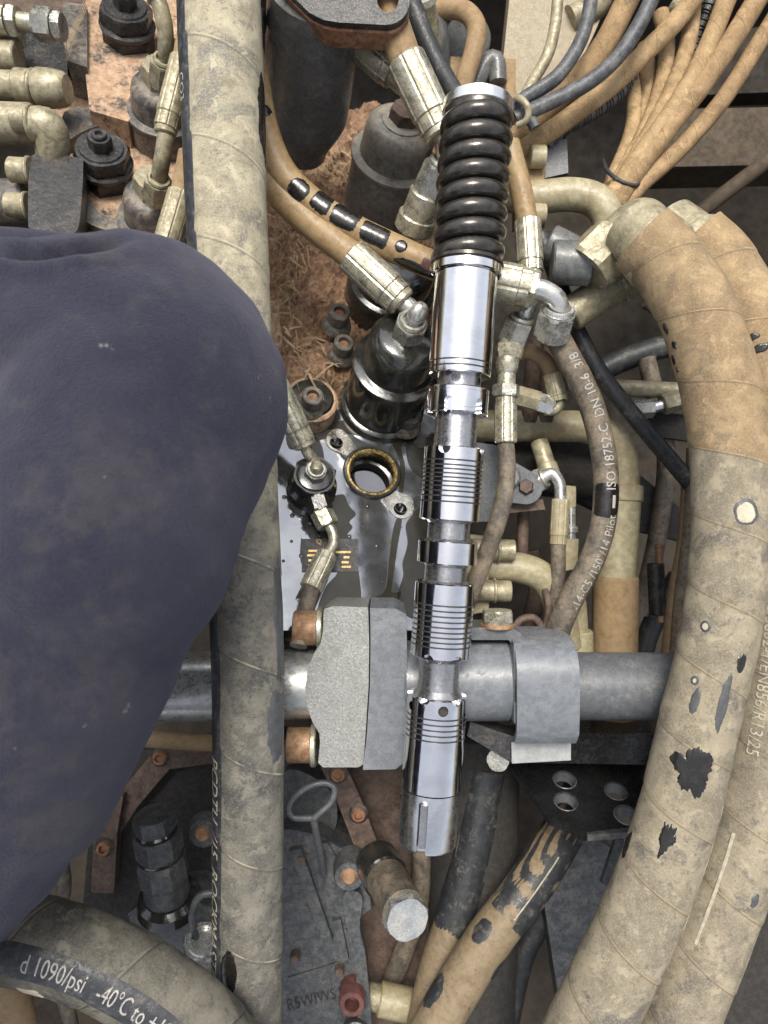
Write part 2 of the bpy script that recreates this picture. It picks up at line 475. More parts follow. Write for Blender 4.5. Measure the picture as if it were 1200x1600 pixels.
mat('wire', (.062, .066, .072), (.042, .045, .05), rough=.5, dust=(.16, .157, .15), amt=.33, dsc=100, bump=.25, soft=.15)
mat('mud', (.30, .175, .10), (.15, .082, .047), rough=.7, dust=(.42, .275, .17), amt=.38, dsc=150, bump=1.0, bdist=.0012, soft=.18)
mat('mudplate', (.46, .32, .215), (.35, .225, .14), rough=.85, dust=(.06, .058, .056), amt=.30, dsc=60, bump=.7, bdist=.0006, soft=.10, speck=(.12, .06, .03), spamt=.68)
mat('straw', (.37, .275, .165), (.23, .155, .088), rough=.8, bump=0)
mat('rust', (.28, .13, .065), (.16, .07, .04), rough=.75, dust=(.38, .24, .15), amt=.35, dsc=160, bump=.7)
mat('rustplate', (.095, .062, .048), (.055, .036, .029), rough=.7, dust=(.17, .12, .09), amt=.36, dsc=80, bump=.5, soft=.15)
mat('copper', (.40, .245, .145), (.25, .14, .08), rough=.5, metal=.4, dust=(.30, .20, .12), amt=.3, dsc=220, bump=.4)
mat('redring', (.13, .05, .042), (.08, .032, .028), rough=.6, bump=.4)
mat('brass', (.55, .42, .18), (.35, .24, .09), rough=.22, metal=.9, bump=.2, fine=500)
mat('plate', (.26, .27, .29), (.21, .22, .24), rough=.09, metal=.85, bump=.02, fine=120, rvar=.04)
mat('bore_oil', (.19, .195, .21), (.17, .175, .19), rough=.04, metal=.8, bump=.01, fine=100, rvar=.01)
mat('ear', (.44, .425, .38), (.42, .405, .36), rough=.14, metal=.85, bump=.03, fine=300)
mat('oil_reflection', (.030, .029, .022), (.022, .021, .016), rough=.12, bump=.04, fine=150, spec=.35, rvar=.04)  # dark oil tone, also used for painted reflections on the block face
mat('oilstain', (.020, .018, .016), (.012, .011, .010), rough=.16, bump=.2, fine=400, spec=.6)
mat('damp', (.075, .077, .08), (.055, .056, .06), rough=.45, bump=.25)
mat('palespot', (.47, .43, .33), (.40, .36, .27), rough=.8, bump=.25)
mat('gold', (.75, .50, .20), rough=.35, metal=.6, bump=0)
mat('print', (.50, .48, .45), (.34, .32, .30), rough=.7, bump=.1, fine=1500, dust=(.06, .057, .054), amt=.30, dsc=330, soft=.12)
mat('printdim', (.46, .42, .33), (.34, .31, .24), rough=.8, bump=.1, fine=1500)
mat('stripe', (.030, .034, .042), (.020, .022, .028), rough=.5, dust=(.14, .13, .11), amt=.25, dsc=200, bump=.25)
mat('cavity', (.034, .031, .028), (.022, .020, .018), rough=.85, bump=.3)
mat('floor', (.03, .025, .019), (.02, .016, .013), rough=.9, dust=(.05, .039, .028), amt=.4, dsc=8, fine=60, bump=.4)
mat('panel', (.30, .255, .175), (.25, .21, .14), rough=.6, dust=(.34, .26, .16), amt=.35, dsc=25, bump=.2)
mat('beam', (.075, .055, .036), (.05, .037, .024), rough=.8, dust=(.11, .08, .05), amt=.4, dsc=12, bump=.3, fine=200)
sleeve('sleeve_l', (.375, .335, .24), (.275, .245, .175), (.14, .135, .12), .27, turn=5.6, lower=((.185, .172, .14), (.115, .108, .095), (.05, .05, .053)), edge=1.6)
sleeve('sleeve_r', (.31, .225, .128), (.23, .163, .092), (.17, .13, .085), .26, turn=3.0, lower=((.29, .25, .178), (.195, .17, .125), (.095, .09, .083)), edge=.12)
sleeve('sleeve_s', (.34, .245, .135), (.25, .175, .098), (.18, .14, .095), .26, turn=3.0, lower=((.29, .25, .178), (.20, .172, .128), (.10, .094, .086)), edge=.7)
sleeve('sleeve_b', (.135, .125, .10), (.088, .082, .068), (.04, .039, .038), .38, weave=False)
sleeve('wound_tan', (.30, .20, .105), (.21, .14, .07), (.12, .08, .045), .2, weave=False)
sleeve('wound_sand', (.34, .235, .125), (.25, .168, .085), (.14, .10, .06), .2, weave=False)
def navy():
    n = N('navy')
    a = n.ramp(n.noise(14, 7, .6, dist=.3), .40, .62); col = n.mix(a, (.0145, .0155, .026), (.022, .0222, .031))
    b = n.ramp(n.math('ADD', n.math('MULTIPLY', n.noise(17, 9, .72, dist=.6), .65), n.math('MULTIPLY', n.noise(110, 6, .7), .35)), .46, .64); col = n.mix(b, col, (.040, .0375, .038))
    c = n.ramp(n.noise(75, 5, .6), .70, .74); col = n.mix(c, col, (.14, .13, .125))
    w1 = n.noise(1700, 2, .6, sc3=(1, .25, .6)); w2 = n.noise(1700, 2, .6, sc3=(.25, 1, .6))
    wv = n.math('ADD', w1, w2)
    col = n.mix(n.ramp(wv, .75, 1.25, 0, .35), col, (.03, .032, .055))
    n.set('Base Color', col); n.set('Roughness', .95); n.set('Specular IOR Level', .15); n.set('Sheen Weight', .2); n.set('Sheen Roughness', .6)
    n.set('Sheen Tint', (.6, .6, .75))
    n.bump(n.math('ADD', wv, n.math('MULTIPLY', n.noise(120, 4), 1.2)), .7, .0007)
    M['navy'] = n.m
navy()

# ------------------------------------------------------------------ the setting: the dark compartment under everything
def structure(name, verts, faces, m):
    o = build(name, None, m, verts, faces, ang=0); o['kind'] = 'structure'; return o
X0, X1, Y0, Y1, ZF, ZT = -1450, 1450, -1950, 1950, -1350, 120  # ZT raises the walls, all out of view, to shade the compartment
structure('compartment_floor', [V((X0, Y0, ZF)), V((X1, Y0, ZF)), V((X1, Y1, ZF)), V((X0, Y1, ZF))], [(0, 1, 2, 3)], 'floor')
structure('unseen_wall_right', [V((X1, Y0, ZF)), V((X1, Y1, ZF)), V((X1, Y1, ZT)), V((X1, Y0, ZT))], [(0, 3, 2, 1)], 'floor')
structure('unseen_wall_left', [V((X0, Y0, ZF)), V((X0, Y1, ZF)), V((X0, Y1, ZT)), V((X0, Y0, ZT))], [(0, 1, 2, 3)], 'floor')
structure('unseen_wall_top', [V((X0, Y1, ZF)), V((X1, Y1, ZF)), V((X1, Y1, ZT)), V((X0, Y1, ZT))], [(0, 1, 2, 3)], 'floor')
structure('unseen_wall_bottom', [V((X0, Y0, ZF)), V((X1, Y0, ZF)), V((X1, Y0, ZT)), V((X0, Y0, ZT))], [(0, 3, 2, 1)], 'floor')

# ------------------------------------------------------------------ small kit of hydraulic parts
def Q(p): return p if isinstance(p, Vector) else P(*p)
def ferrule(parent, a, b, r, m='zinc', n=8):
    a, b = Q(a), Q(b); k = K((a.z+b.z)/2); r *= k
    o = lathe(parent, 'ferrule', m, a, b, [(0, r*.82), (.0, r*.93), (.025, r), (.80, r), (.82, r*.93), (1, r*.93), (1, r*.8)], seg=n*8, flute=(n, .055), ang=28)
    return o
def collar(parent, a, b, r, m='zinc', name='collar'):
    a, b = Q(a), Q(b); k = K((a.z+b.z)/2)
    return cyl(parent, name, m, a, b, r*k, ch=.12)
def nut(parent, a, b, r, m='zinc', rot=0.0, name='nut', lip=True):
    m = 'zincgrey' if m == 'zinc' else m
    a, b = Q(a), Q(b); k = K((a.z+b.z)/2); r *= k
    o = hexp(parent, name, m, a, b, r, rot)
    if lip:
        ax = (a-b).normalized()
        lathe(o, 'lip', m, a+ax*r*.04, a+ax*r*.26, [(0, r*.80), (.4, r*.82), (1, r*.76), (1, r*.60), (.2, r*.58), (0, r*.58)], seg=28, ring=True)
    return o
def capscrew(parent, a, b, r, m='blackpaint', sock='rust', name='socket_screw'):
    """head from a (outer end) to b, with a socket in the outer end"""
    a, b = Q(a), Q(b); r *= K(a.z)
    L = (b-a).length; c = r*.1
    o = lathe(parent, name, m, a, b, [(.45, 0), (.45, r*.52), (0, r*.56), (0, r-c), (c/L, r), (1, r)], seg=28)
    ax = (b-a)
    hexp(o, 'socket', sock, a+ax*.30, a+ax*.5, r*.55)
    return o
def wire_ring(T): pass
def hose(name, label, cat, pts, r, m, seg=20, step=6, wrap=None, lump=.02, zref=False, group=None):
    t = thing(name, label, cat, Q(pts[0]), group)
    o, T = tube(t, 'hose' if cat == 'hose' else cat + '_body', m, pts, r, seg, step, wrap, lump, zref)
    return t, T

# ------------------------------------------------------------------ the spool drawn out of the valve
def sp_y(yf, r): return (800-yf)*(F-r)/F
_a = V((146.0, 620.7, 0)); _b = V((68.8, -496.6, 0)); _dir = (_a-_b)/(_a.y-_b.y)
def AX(Y): return _b + _dir*(Y-_b.y)
spool = thing('valve_spool', 'long polished steel valve spool with black coil spring, lying across the hoses', 'valve spool', AX(sp_y(1330, 47)) + V((0, 0, -47)))
_up = _dir.normalized(); _rt = V((1, 0, 0)) - _up*_up.x; _rt.normalize()
def spart(name, m, segs, parent=spool, seg=72):
    """segs: (front pixel row, radius) from the top down"""
    rm = max(r for _, r in segs)
    a, b = AX(sp_y(segs[0][0], rm)), AX(sp_y(segs[-1][0], rm))
    prof = [((AX(sp_y(y, rm))-a).length, r) for y, r in segs]
    return lathe(parent, name, m, a, b, prof, seg=seg, absd=True, ang=25)
def grooves(parent, ys, r):
    for g in ys: spart('oil_groove', 'groove', [(g-1.15, r-4), (g-1.15, r-.9), (g+1.15, r-.9), (g+1.15, r-4)], parent)
def land(y0, y1, r, grooves=(), c=1.6, gd=3.0, gw=1.35):
    s = [(y0, r-c*1.2), (y0+c, r)]
    for g in grooves: s += [(g-gw, r), (g-gw+.35, r-gd), (g+gw-.35, r-gd), (g+gw, r)]
    s += [(y1-c, r), (y1, r-c*1.2)]
    return s
def cutter(c, axis, r, L, seg=20):
    return cyl(None, 'cutter', 'neck', c-axis*L/2, c+axis*L/2, r, ch=0, seg=seg)
def at_front(yf, r, ang):
    """point on the surface at radius r, ang degrees round from the camera side to the right"""
    a = math.radians(ang); return AX(sp_y(yf, r)) + (V((0, 0, 1))*math.cos(a) + _rt*math.sin(a))*r, (V((0, 0, 1))*math.cos(a) + _rt*math.sin(a))
spart('spring_seat', 'satin', [(127, 20), (127, 50), (129, 54), (146, 55), (148, 52)])
spart('seat_skirt', 'spring', [(148.6, 51), (150, 53.5), (158, 53), (160, 40)])
spart('guide_rod', 'blackrod', [(160, 31), (388, 31)])
# the coil: seven and a half turns
cv = []
n_t = 7.55; y_top, y_bot = sp_y(162, 45), sp_y(392, 45)
pit = (y_top-y_bot)/n_t
N_ = int(n_t*72)
ctr = []
for i in range(N_+1):
    f = i/N_; ph = 2*math.pi*(f*n_t) - math.pi*.6
    c = AX(y_bot + (y_top-y_bot)*f) + (V((0, 0, 1))*math.cos(ph) + _rt*math.sin(ph))*43.5
    ctr.append(c)
Tsp = Tube(); Tsp.c = ctr; Tsp.n = N_; Tsp.r = [13.9]*(N_+1); Tsp.L = 2*math.pi*43.5*n_t
Tsp.t, Tsp.nn, Tsp.b = [], [], []
for i in range(N_+1):
    t = (ctr[min(N_, i+1)]-ctr[max(0, i-1)]).normalized(); Tsp.t.append(t)
    n_ = (_up - t*t.dot(_up)).normalized(); Tsp.nn.append(n_); Tsp.b.append(n_.cross(t))
tubemesh(spool, 'coil_spring', 'spring', Tsp, seg=20)
spart('washer', 'spring', [(388, 30), (388, 54), (390, 57), (395, 57), (397, 54)])
o = spart('retaining_collar', 'chrome', [(397.6, 30), (397.6, 53), (399, 54.5), (411, 54.5), (413, 52), (413, 40)])
o = spart('sleeve_barrel', 'chrome', [(413.6, 40), (413.6, 45), (416, 48.6), (424, 48.6)] + land(424, 579, 48.6, (559.5, 568.5))[2:]); grooves(o, (559.5, 568.5), 48.6)
o = spart('drilled_neck', 'neck', [(579, 34), (600, 34)])
p, ax = at_front(589, 34, -14); p2, ax2 = at_front(590, 34, 62); p3, ax3 = at_front(590, 34, -88)
cut(o, [cutter(p, ax, 7.5, 40), cutter(p2, ax2, 6, 40), cutter(p3, ax3, 6, 40)])
o = spart('slotted_ring', 'chrome', land(600, 642, 48, (607, 635), gw=.8, gd=1.2))
cs = []
for an in (-22, 38, 82, -78):
    for yy in (625, 632, 639, 646):
        p, ax = at_front(yy, 48, an); cs.append(cutter(p, ax, 6.2, 14, 16))
cut(o, cs)
spart('neck', 'neck', [(642, 32.5), (646, 33), (690, 33), (697, 34)])
G1 = (718, 726, 732.5, 739.3, 745.8, 752.3, 759.5, 767, 775, 784)
o = spart('grooved_land', 'chrome', land(696, 814, 47, G1))
p, ax = at_front(699, 47, -24); p2, ax2 = at_front(698, 47, 60)
cut(o, [cutter(p, ax, 9.5, 20), cutter(p2, ax2, 8, 20)]); grooves(o, G1, 47)
spart('neck', 'neck', [(814, 36), (818, 33), (843, 33), (847, 37)])
spart('narrow_land', 'chrome', land(847, 884, 46.4))
spart('neck', 'neck', [(884, 36), (888, 33), (910, 33), (914, 37)])
G2 = (948, 956.5, 965, 973.5, 982, 990, 998, 1006, 1014)
o = spart('grooved_land', 'chrome', land(914, 1034, 46.8, G2))
cs = []
for an in (-28, 30, 85, -85):
    p, ax = at_front(1035, 46.8, an); cs.append(cutter(p, ax, 9, 22))
cut(o, cs); grooves(o, G2, 46.8)
spart('neck', 'neck', [(1034, 38), (1040, 32.5), (1070, 31.5), (1085, 33), (1096, 40)])
G3 = (1126.5, 1135, 1143.5, 1152, 1160.5)
o = spart('end_land', 'chrome', land(1096, 1248, 46.6, G3))
cs = []
for an in (-30, 36, 90, -90):
    p, ax = at_front(1095, 46.6, an); cs.append(cutter(p, ax, 9.5, 22))
p, ax = at_front(1112, 46.6, 8); cs.append(cutter(p, ax, 8, 84))
hole_p, hole_ax = p, ax
p, ax = at_front(1112, 46.6, -62); cs.append(cutter(p, ax, 6.5, 40))
cut(o, cs); grooves(o, G3, 46.6)
lathe(spool, 'oil_hole', 'cavity', hole_p-hole_ax*6, hole_p-hole_ax*38, [(0, 8.3), (0, 7.6), (.97, 7.6), (.97, 0), (1, 0), (1, 8.3)], seg=24)
o = spart('stem_end', 'satin', [(1248.4, 40), (1248.4, 45.2), (1334, 45.2), (1339, 42.5)])
cs = []
p0, ax = at_front(1262, 45, -17); p1, _ = at_front(1352, 45, -17)
q = [p0 + _rt*(-7.5), p0 + _rt*7.5, p1 + _rt*7.5, p1 + _rt*(-7.5)]
cs = [solid(None, 'cutter', 'neck', [v + ax*10 for v in q], ax*(-25), bev=0)]
p, ax = at_front(1262, 45, -17); cs.append(cutter(p, ax, 7.5, 30))
cut(o, cs)
p1, _ = at_front(1331, 45, -17)
q = [p0 + _rt*(-5.5) + _up*(-2), p0 + _rt*5.5 + _up*(-2), p1 + _rt*5.5, p1 + _rt*(-5.5)]
solid(o, 'slot_key', 'neck', [v - ax*6 for v in q], ax*(-8), bev=1.5)

# ------------------------------------------------------------------ the mechanic's knee in navy work trousers
person = thing('person', 'bent knee in dusty navy work trousers leaning in from the left', 'person', P(-60, 900, 90))
bm = bmesh.new()
def balls(p, q, r0, r1, n):
    for i in range(n+1):
        f = i/n; c = p.lerp(q, f); r = r0+(r1-r0)*f
        bmesh.ops.create_icosphere(bm, subdivisions=3, radius=r, matrix=Matrix.Translation(c))
kk = P(248, 628, 235); 
balls(kk, P(-34, 1158, 300), 163, 176, 12)
balls(P(-34, 1158, 300), P(-760, 1880, 380), 176, 215, 10)
balls(P(214, 574, 215), P(-420, 620, 160), 163, 150, 12)
balls(P(235, 600, 225), P(150, 850, 300), 163, 160, 5)
balls(P(-420, 620, 160), P(-700, 600, -200), 150, 120, 8)
balls(P(205, 392, 215), P(-160, 430, 225), 17, 22, 26)
balls(P(90, 398, 150), P(-160, 405, 130), 34, 40, 10)
bm.verts.index_update()
vs = [v.co.copy() for v in bm.verts]; fs = [tuple(v.index for v in f.verts) for f in bm.faces]; bm.free()
leg = build('trouser_leg', person, 'navy', vs, fs, ang=0)
m = leg.modifiers.new('r', 'REMESH'); m.mode = 'VOXEL'; m.voxel_size = 6.5*S; m.use_smooth_shade = True
m = leg.modifiers.new('s', 'SMOOTH'); m.iterations = 22; m.factor = .5
bpy.context.view_layer.update()
me = bpy.data.meshes.new_from_object(leg.evaluated_get(bpy.context.evaluated_depsgraph_get()))
leg.modifiers.clear(); old = leg.data; leg.data = me; bpy.data.meshes.remove(old); me.name = 'trouser_leg'
fold_a, fold_b = P(-30, 392, 200), P(190, 372, 190)
_nn = [v.normal.copy() for v in me.vertices]
for v in me.vertices:
    c = v.co/S + ORG['person']
    n1 = noise.noise(c*.006)*4 + noise.noise(V((c.x*.02+c.y*.012, c.y*.02-c.x*.012, c.z*.02)))*2.4
    # creases running out of the knee pit, up the left side
    d = (c.x*.35 + c.y*.94)
    cr = math.sin(d*.055 + noise.noise(c*.01)*2.5)*3.0*max(0, min(1, (-150-c.x)/260))
    kz = F/(F-c.z); px, py = 600+c.x*kz, 800-c.y*kz
    if px < 260 and py < 520 and _nn[v.index].z > -.2:
        yc = 399 - max(0, px)*.10 + 10*math.sin(px*.018)
        wgt = max(0, min(1, (215-px)/90))
        dl = py - yc
        cr += wgt*(-20*math.exp(-(dl/6)**2) + 9*math.exp(-((dl-16)/10)**2) + 10*math.exp(-((dl+11)/7)**2))
    v.co += _nn[v.index]*((n1+cr)*S)
me.polygons.foreach_set('use_smooth', [True]*len(me.polygons)); me.update()

# ------------------------------------------------------------------ big sleeved hose down the left side
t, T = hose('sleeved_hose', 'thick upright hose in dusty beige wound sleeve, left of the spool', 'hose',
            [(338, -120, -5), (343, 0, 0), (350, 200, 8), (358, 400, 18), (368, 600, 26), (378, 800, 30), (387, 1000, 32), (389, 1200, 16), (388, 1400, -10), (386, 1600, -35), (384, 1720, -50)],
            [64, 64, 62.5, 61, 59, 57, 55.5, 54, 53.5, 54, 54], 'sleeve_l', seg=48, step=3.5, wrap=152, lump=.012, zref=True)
TL_ = T
tstripe(t, 'print_stripe', 'stripe', T, 40, T.L-30, math.radians(-88), math.radians(-38), dr=1.4)
ttext(t, 'printdim', T, 'PCDTU  /15  ROCKMASTER', 1290, 32, math.radians(-59), 1, .98, dr=1.9, shear=.15)
ttext(t, 'printdim', T, 'CO3', 260, 22, math.radians(-58), 1, 1.0, dr=1.9, shear=.15)
tpatch(t, 'oil_stain', 'oilstain', T, 250, 395, math.radians(84), .30, 3, dr=1.6)
tpatch(t, 'oil_stain', 'damp', T, 1190, 1300, math.radians(62), .36, 5, dr=1.6)
tpatch(t, 'oil_stain', 'damp', T, 990, 1180, math.radians(72), .26, 15, dr=1.6)
tpatch(t, 'oil_stain', 'oilstain', T, 1590, 1665, math.radians(-22), .26, 8, dr=1.6, rough=.2)

# ------------------------------------------------------------------ curved printed hose in the bottom left corner
t, T = hose('printed_hose', 'thick grey hose curving out of the bottom left corner, printed 1090/psi', 'hose',
            [(-190, 1476, 95), (-90, 1452, 105), (20, 1464, 110), (120, 1489, 110), (215, 1535, 105), (300, 1596, 100), (370, 1680, 90), (420, 1780, 80)],
            64, 'sleeve_b', seg=48, step=4, wrap=140, lump=.01, zref=True)
tstripe(t, 'print_stripe', 'stripe', T, 60, T.L-20, math.radians(-16), math.radians(30), dr=1.2)
ttext(t, 'print', T, 'd 1090/psi   -40\u00b0C to +121\u00b0C', 246, 34, math.radians(7), 1, .60, dr=1.7)
tpatch(t, 'dust_mark', 'palespot', T, 245, 285, math.radians(-38), .14, 2, dr=1.3, rough=.7)

# ------------------------------------------------------------------ two big sleeved hoses down the right side
t, T = hose('sleeved_hose', 'right-hand hose of the two thick dusty ones, lettered along its side', 'hose',
            [(1078, 378, -75), (1120, 420, -68), (1165, 500, -60), (1200, 600, -55), (1222, 720, -55), (1230, 850, -55), (1222, 1000, -55), (1196, 1170, -55), (1156, 1330, -55), (1106, 1470, -58), (1056, 1600, -60), (1030, 1720, -60)],
            58, 'sleeve_s', seg=48, step=3.5, wrap=118, lump=.014, zref=True)
ttext(t, 'printdim', T, '9/MM (1) ISO3862-1/EN856/R13/25', 515, 27, math.radians(-47), 1, .93, dr=1.6)
tstripe(t, 'print_line', 'printdim', T, 1010, 1200, math.radians(-48), math.radians(-43), dr=1.4)
for i, (s0, s1, th, dth) in enumerate([(192, 204, -30, .16), (212, 226, -26, .22), (300, 318, -22, .15), (1085, 1110, 8, .11)]):
    tpatch(t, 'oil_stain', 'oilstain' if i < 3 else 'damp', T, s0, s1, math.radians(th), dth, i+20, dr=1.4, rough=.3)
t, T = hose('sleeved_hose', 'left-hand hose of the two thick dusty ones, with ragged black oil patches', 'hose',
            [(1002, 372, -28), (1040, 408, -22), (1085, 480, -10), (1122, 590, 0), (1140, 700, 5), (1142, 830, 8), (1126, 980, 8), (1091, 1130, 5), (1058, 1270, 0), (1010, 1410, -5), (955, 1530, -10), (910, 1625, -15), (862, 1740, -15)],
            [55, 57, 58, 59, 58, 58, 58, 59, 59, 60, 61, 61, 61], 'sleeve_r', seg=48, step=3.5, wrap=112, lump=.014, zref=True)
tstripe(t, 'print_line', 'printdim', T, 920, 1110, math.radians(70), math.radians(74), dr=1.4)
for i, (s0, s1, th, dth, mt) in enumerate([(150, 170, -84, .10, 'oilstain'), (186, 200, -78, .09, 'oilstain'), (205, 224, -92, .09, 'oilstain'), (228, 238, -88, .06, 'oilstain'),
                                        (828, 898, -22, .42, 'oilstain'), (950, 1002, -30, .18, 'oilstain'), (1000, 1045, -92, .16, 'oilstain'), (678, 706, 13, .13, 'oilstain'), (712, 800, 0, .12, 'damp'), (745, 785, -38, .12, 'damp')]):
    tpatch(t, 'oil_stain', mt, T, s0, s1, math.radians(th), dth, i+40, dr=1.4, rough=.8 if 820 <= s0 <= 960 else .35)
for i, (s0, s1, th, dth) in enumerate([(456, 492, -7, .26), (644, 656, -47, .09), (731, 739, -45, .05)]):
    tpatch(t, 'damp_ring', 'damp', T, s0-3, s1+3, math.radians(th), dth+.06, i+70, dr=1.2, rough=.15)
    tpatch(t, 'scuff', 'palespot', T, s0, s1, math.radians(th), dth, i+70, dr=1.7, rough=.15)

# ------------------------------------------------------------------ valve block, centre: machined face with the open bore
vb = thing('valve_block', 'oil-covered valve block face with an open round bore and dark patches of oil and painted reflections', 'valve block', PL(560, 800, -200))
face_px = [(405, 655), (455, 668), (470, 640), (640, 640), (705, 640), (712, 985), (405, 985)]
o = bprism(vb, 'machined_face', 'plate', face_px, 0, 170, bev=3)
bore_c = PL(581, 739, 0)
cut(o, [cyl(None, 'cutter', 'neck', bore_c+BN*30, bore_c-BN*140, 44*K(bore_c.z), ch=0, seg=48),
        cyl(None, 'cutter', 'neck', PL(527, 687, 20), PL(527, 687, 0)-BN*60, 10.5*K(-300), ch=0, seg=24),
        cyl(None, 'cutter', 'neck', PL(628, 791, 20), PL(628, 791, 0)-BN*60, 10.5*K(-300), ch=0, seg=24)])
rb = 44*K(bore_c.z)
b_ = lathe(vb, 'bore', 'oily', bore_c-BN*2, bore_c-BN*138, [(0, rb*.99), (0, rb*.80), (.10, rb*.80), (.12, rb*.95), (.30, rb*.95), (.32, rb*.82), (.50, rb*.82), (.53, rb*.95), (.72, rb*.95), (.75, rb*.82), (.999, rb*.82), (.999, rb*.99)], seg=48, ring=True)
oc = bore_c-BN*118
lathe(b_, 'oil_surface', 'bore_oil', oc, oc-V((0, 0, 3)), [(0, 0), (0, rb*1.08), (1, rb*1.08)], seg=40)
for (ex, ey, pts_) in ((527, 687, circ(527, 687, 17) + circ(548, 704, 10)), (628, 791, circ(628, 791, 19) + circ(607, 776, 12))):
    o = bprism(vb, 'bolt_ear', 'ear', hull(pts_), 2.6, 2.2, bev=.8)
    cut(o, [cyl(None, 'cutter', 'neck', bore_c+BN*30, bore_c-BN*40, rb*1.06, ch=0, seg=48), cyl(None, 'cutter', 'neck', PL(ex, ey, 20), PL(ex, ey, 0)-BN*60, 10.5*K(-300), ch=0, seg=24)])
lathe(vb, 'seal_ring', 'oily', bore_c-BN*4, bore_c+BN*8, [(0, rb*.9), (0, rb*1.05), (.7, rb*1.05), (1, rb*1.0), (1, rb*.93), (.5, rb*.90)], seg=56, ring=True)
lathe(vb, 'brass_ring', 'brass', bore_c-BN*8, bore_c+BN*6, [(0, rb*.78), (0, rb*.95), (.8, rb*.95), (1, rb*.91), (1, rb*.84), (.8, rb*.79)], seg=56, ring=True)
for px, py in ((527, 687), (628, 791)):
    c = PL(px, py, 0)
    lathe(vb, 'bolt_hole', 'oily', c-BN*1, c-BN*58, [(0, 14.5), (0, 12.6), (.95, 12.6), (.95, 14.5)], seg=24, ring=True)
    lathe(vb, 'hole_bottom', 'oily', c-BN*50, c-BN*56, [(0, 13), (1, 13)], seg=20)
oil_reflections = [[(505, 664), (560, 655), (640, 668), (690, 664), (690, 682), (600, 690), (560, 680), (520, 672)], [(448, 668), (470, 660), (500, 690), (505, 720), (480, 700), (452, 700)],
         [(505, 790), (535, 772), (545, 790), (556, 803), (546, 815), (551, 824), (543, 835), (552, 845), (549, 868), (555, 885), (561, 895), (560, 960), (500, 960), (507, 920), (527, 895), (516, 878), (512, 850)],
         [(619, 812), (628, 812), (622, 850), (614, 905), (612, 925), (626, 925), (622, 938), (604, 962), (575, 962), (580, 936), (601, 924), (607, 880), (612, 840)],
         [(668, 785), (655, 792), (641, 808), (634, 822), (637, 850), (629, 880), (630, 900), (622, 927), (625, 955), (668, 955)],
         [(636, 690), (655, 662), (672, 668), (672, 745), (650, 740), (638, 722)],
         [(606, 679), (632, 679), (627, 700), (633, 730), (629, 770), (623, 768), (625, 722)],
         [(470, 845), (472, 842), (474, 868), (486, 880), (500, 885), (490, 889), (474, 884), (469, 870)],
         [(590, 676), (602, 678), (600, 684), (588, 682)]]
for i, f in enumerate(oil_reflections):
    bprism(vb, 'oil_reflection_patch', 'oil_reflection', smoothpoly(f, 4), 1.4, 1.2, bev=0)  # dark reflections of person and hoses put into the colour, with real oil
rr = random.Random(3)
for i in range(34):
    x, y = rr.uniform(440, 505), rr.uniform(775, 905)
    if i > 22: x, y = rr.uniform(545, 640), rr.uniform(780, 920)
    r = rr.choice((1.4, 1.8, 2.4, 3.6, 4.4))*(1 if i <= 22 else .7)
    c = PL(x, y, .3)
    lathe(vb, 'oil_drop', 'oily', c, c+BN*r*.5, [(0, r*1.25), (.5, r*1.05), (.85, r*.6), (1, .0)], seg=14)
npl = bprism(vb, 'name_plate', 'blackclean', [(472, 842), (560, 842), (560, 893), (472, 893)], 2.6, 1.0, bev=.4, label='small black name plate with gold lettering, partly under oil')
ux, uy = BU, BV
flattext(npl, 'gold', 'Q      A', PL(494, 846, 3.0), ux, uy, 13)
for yy, a, b_ in ((859, 482, 505), (866, 480, 508), (874, 482, 503), (882, 482, 500), (861, 524, 548), (869, 537, 546), (877, 534, 545), (884, 534, 548)):
    bprism(npl, 'gold_line', 'gold', [(a, yy), (b_, yy), (b_, yy+3.2), (a, yy+3.2)], 3.0, .3, bev=0)
# stepped body of the block above the machined face
bprism(vb, 'block_step', 'mudplate', [(395, 690), (395, 470), (720, 470), (720, 655), (640, 662), (560, 648), (470, 655)], -2, 160, bev=6)
bprism(vb, 'seal_groove', 'oily', smoothpoly([(640, 652), (668, 648), (690, 668), (690, 690), (655, 700), (640, 678)], 4), 4, 20, bev=1.5)

# ------------------------------------------------------------------ left part of the block: mud-covered plate
lb = thing('valve_block', 'mud-caked upper valve block with black paint showing through, top left', 'valve block', PL(190, 250, -120))
bprism(lb, 'mud_plate', 'mudplate', [(134, -60), (330, -60), (330, 60), (238, 60), (210, 175), (200, 190), (140, 172), (134, 120)], 190, 190, bev=10, seg=3)
bprism(lb, 'lower_plate', 'mudplate', [(60, 90), (300, 90), (330, 480), (60, 480)], 128, 170, bev=8)
bprism(lb, 'cast_rib', 'blackpaint', smoothpoly([(112, 268), (128, 262), (140, 310), (160, 335), (190, 345), (196, 362), (160, 358), (128, 340), (113, 305)], 4), 150, 40, bev=6, seg=3)
bprism(lb, 'cast_rib', 'blackpaint', smoothpoly([(100, 175), (150, 168), (200, 185), (205, 205), (165, 195), (130, 205), (102, 218)], 4), 160, 40, bev=6, seg=3)
bprism(lb, 'side_boss', 'blackpaint', [(98, 2), (136, 8), (136, 105), (106, 95), (98, 60)], 205, 120, bev=6)
bprism(lb, 'rough_casting', 'blackclean', [(30, 52), (103, 48), (106, 118), (30, 118)], 172, 100, bev=6)
bprism(lb, 'rear_shelf', 'rustplate', [(-80, -60), (134, -60), (134, 60), (-80, 60)], 100, 60, bev=4)
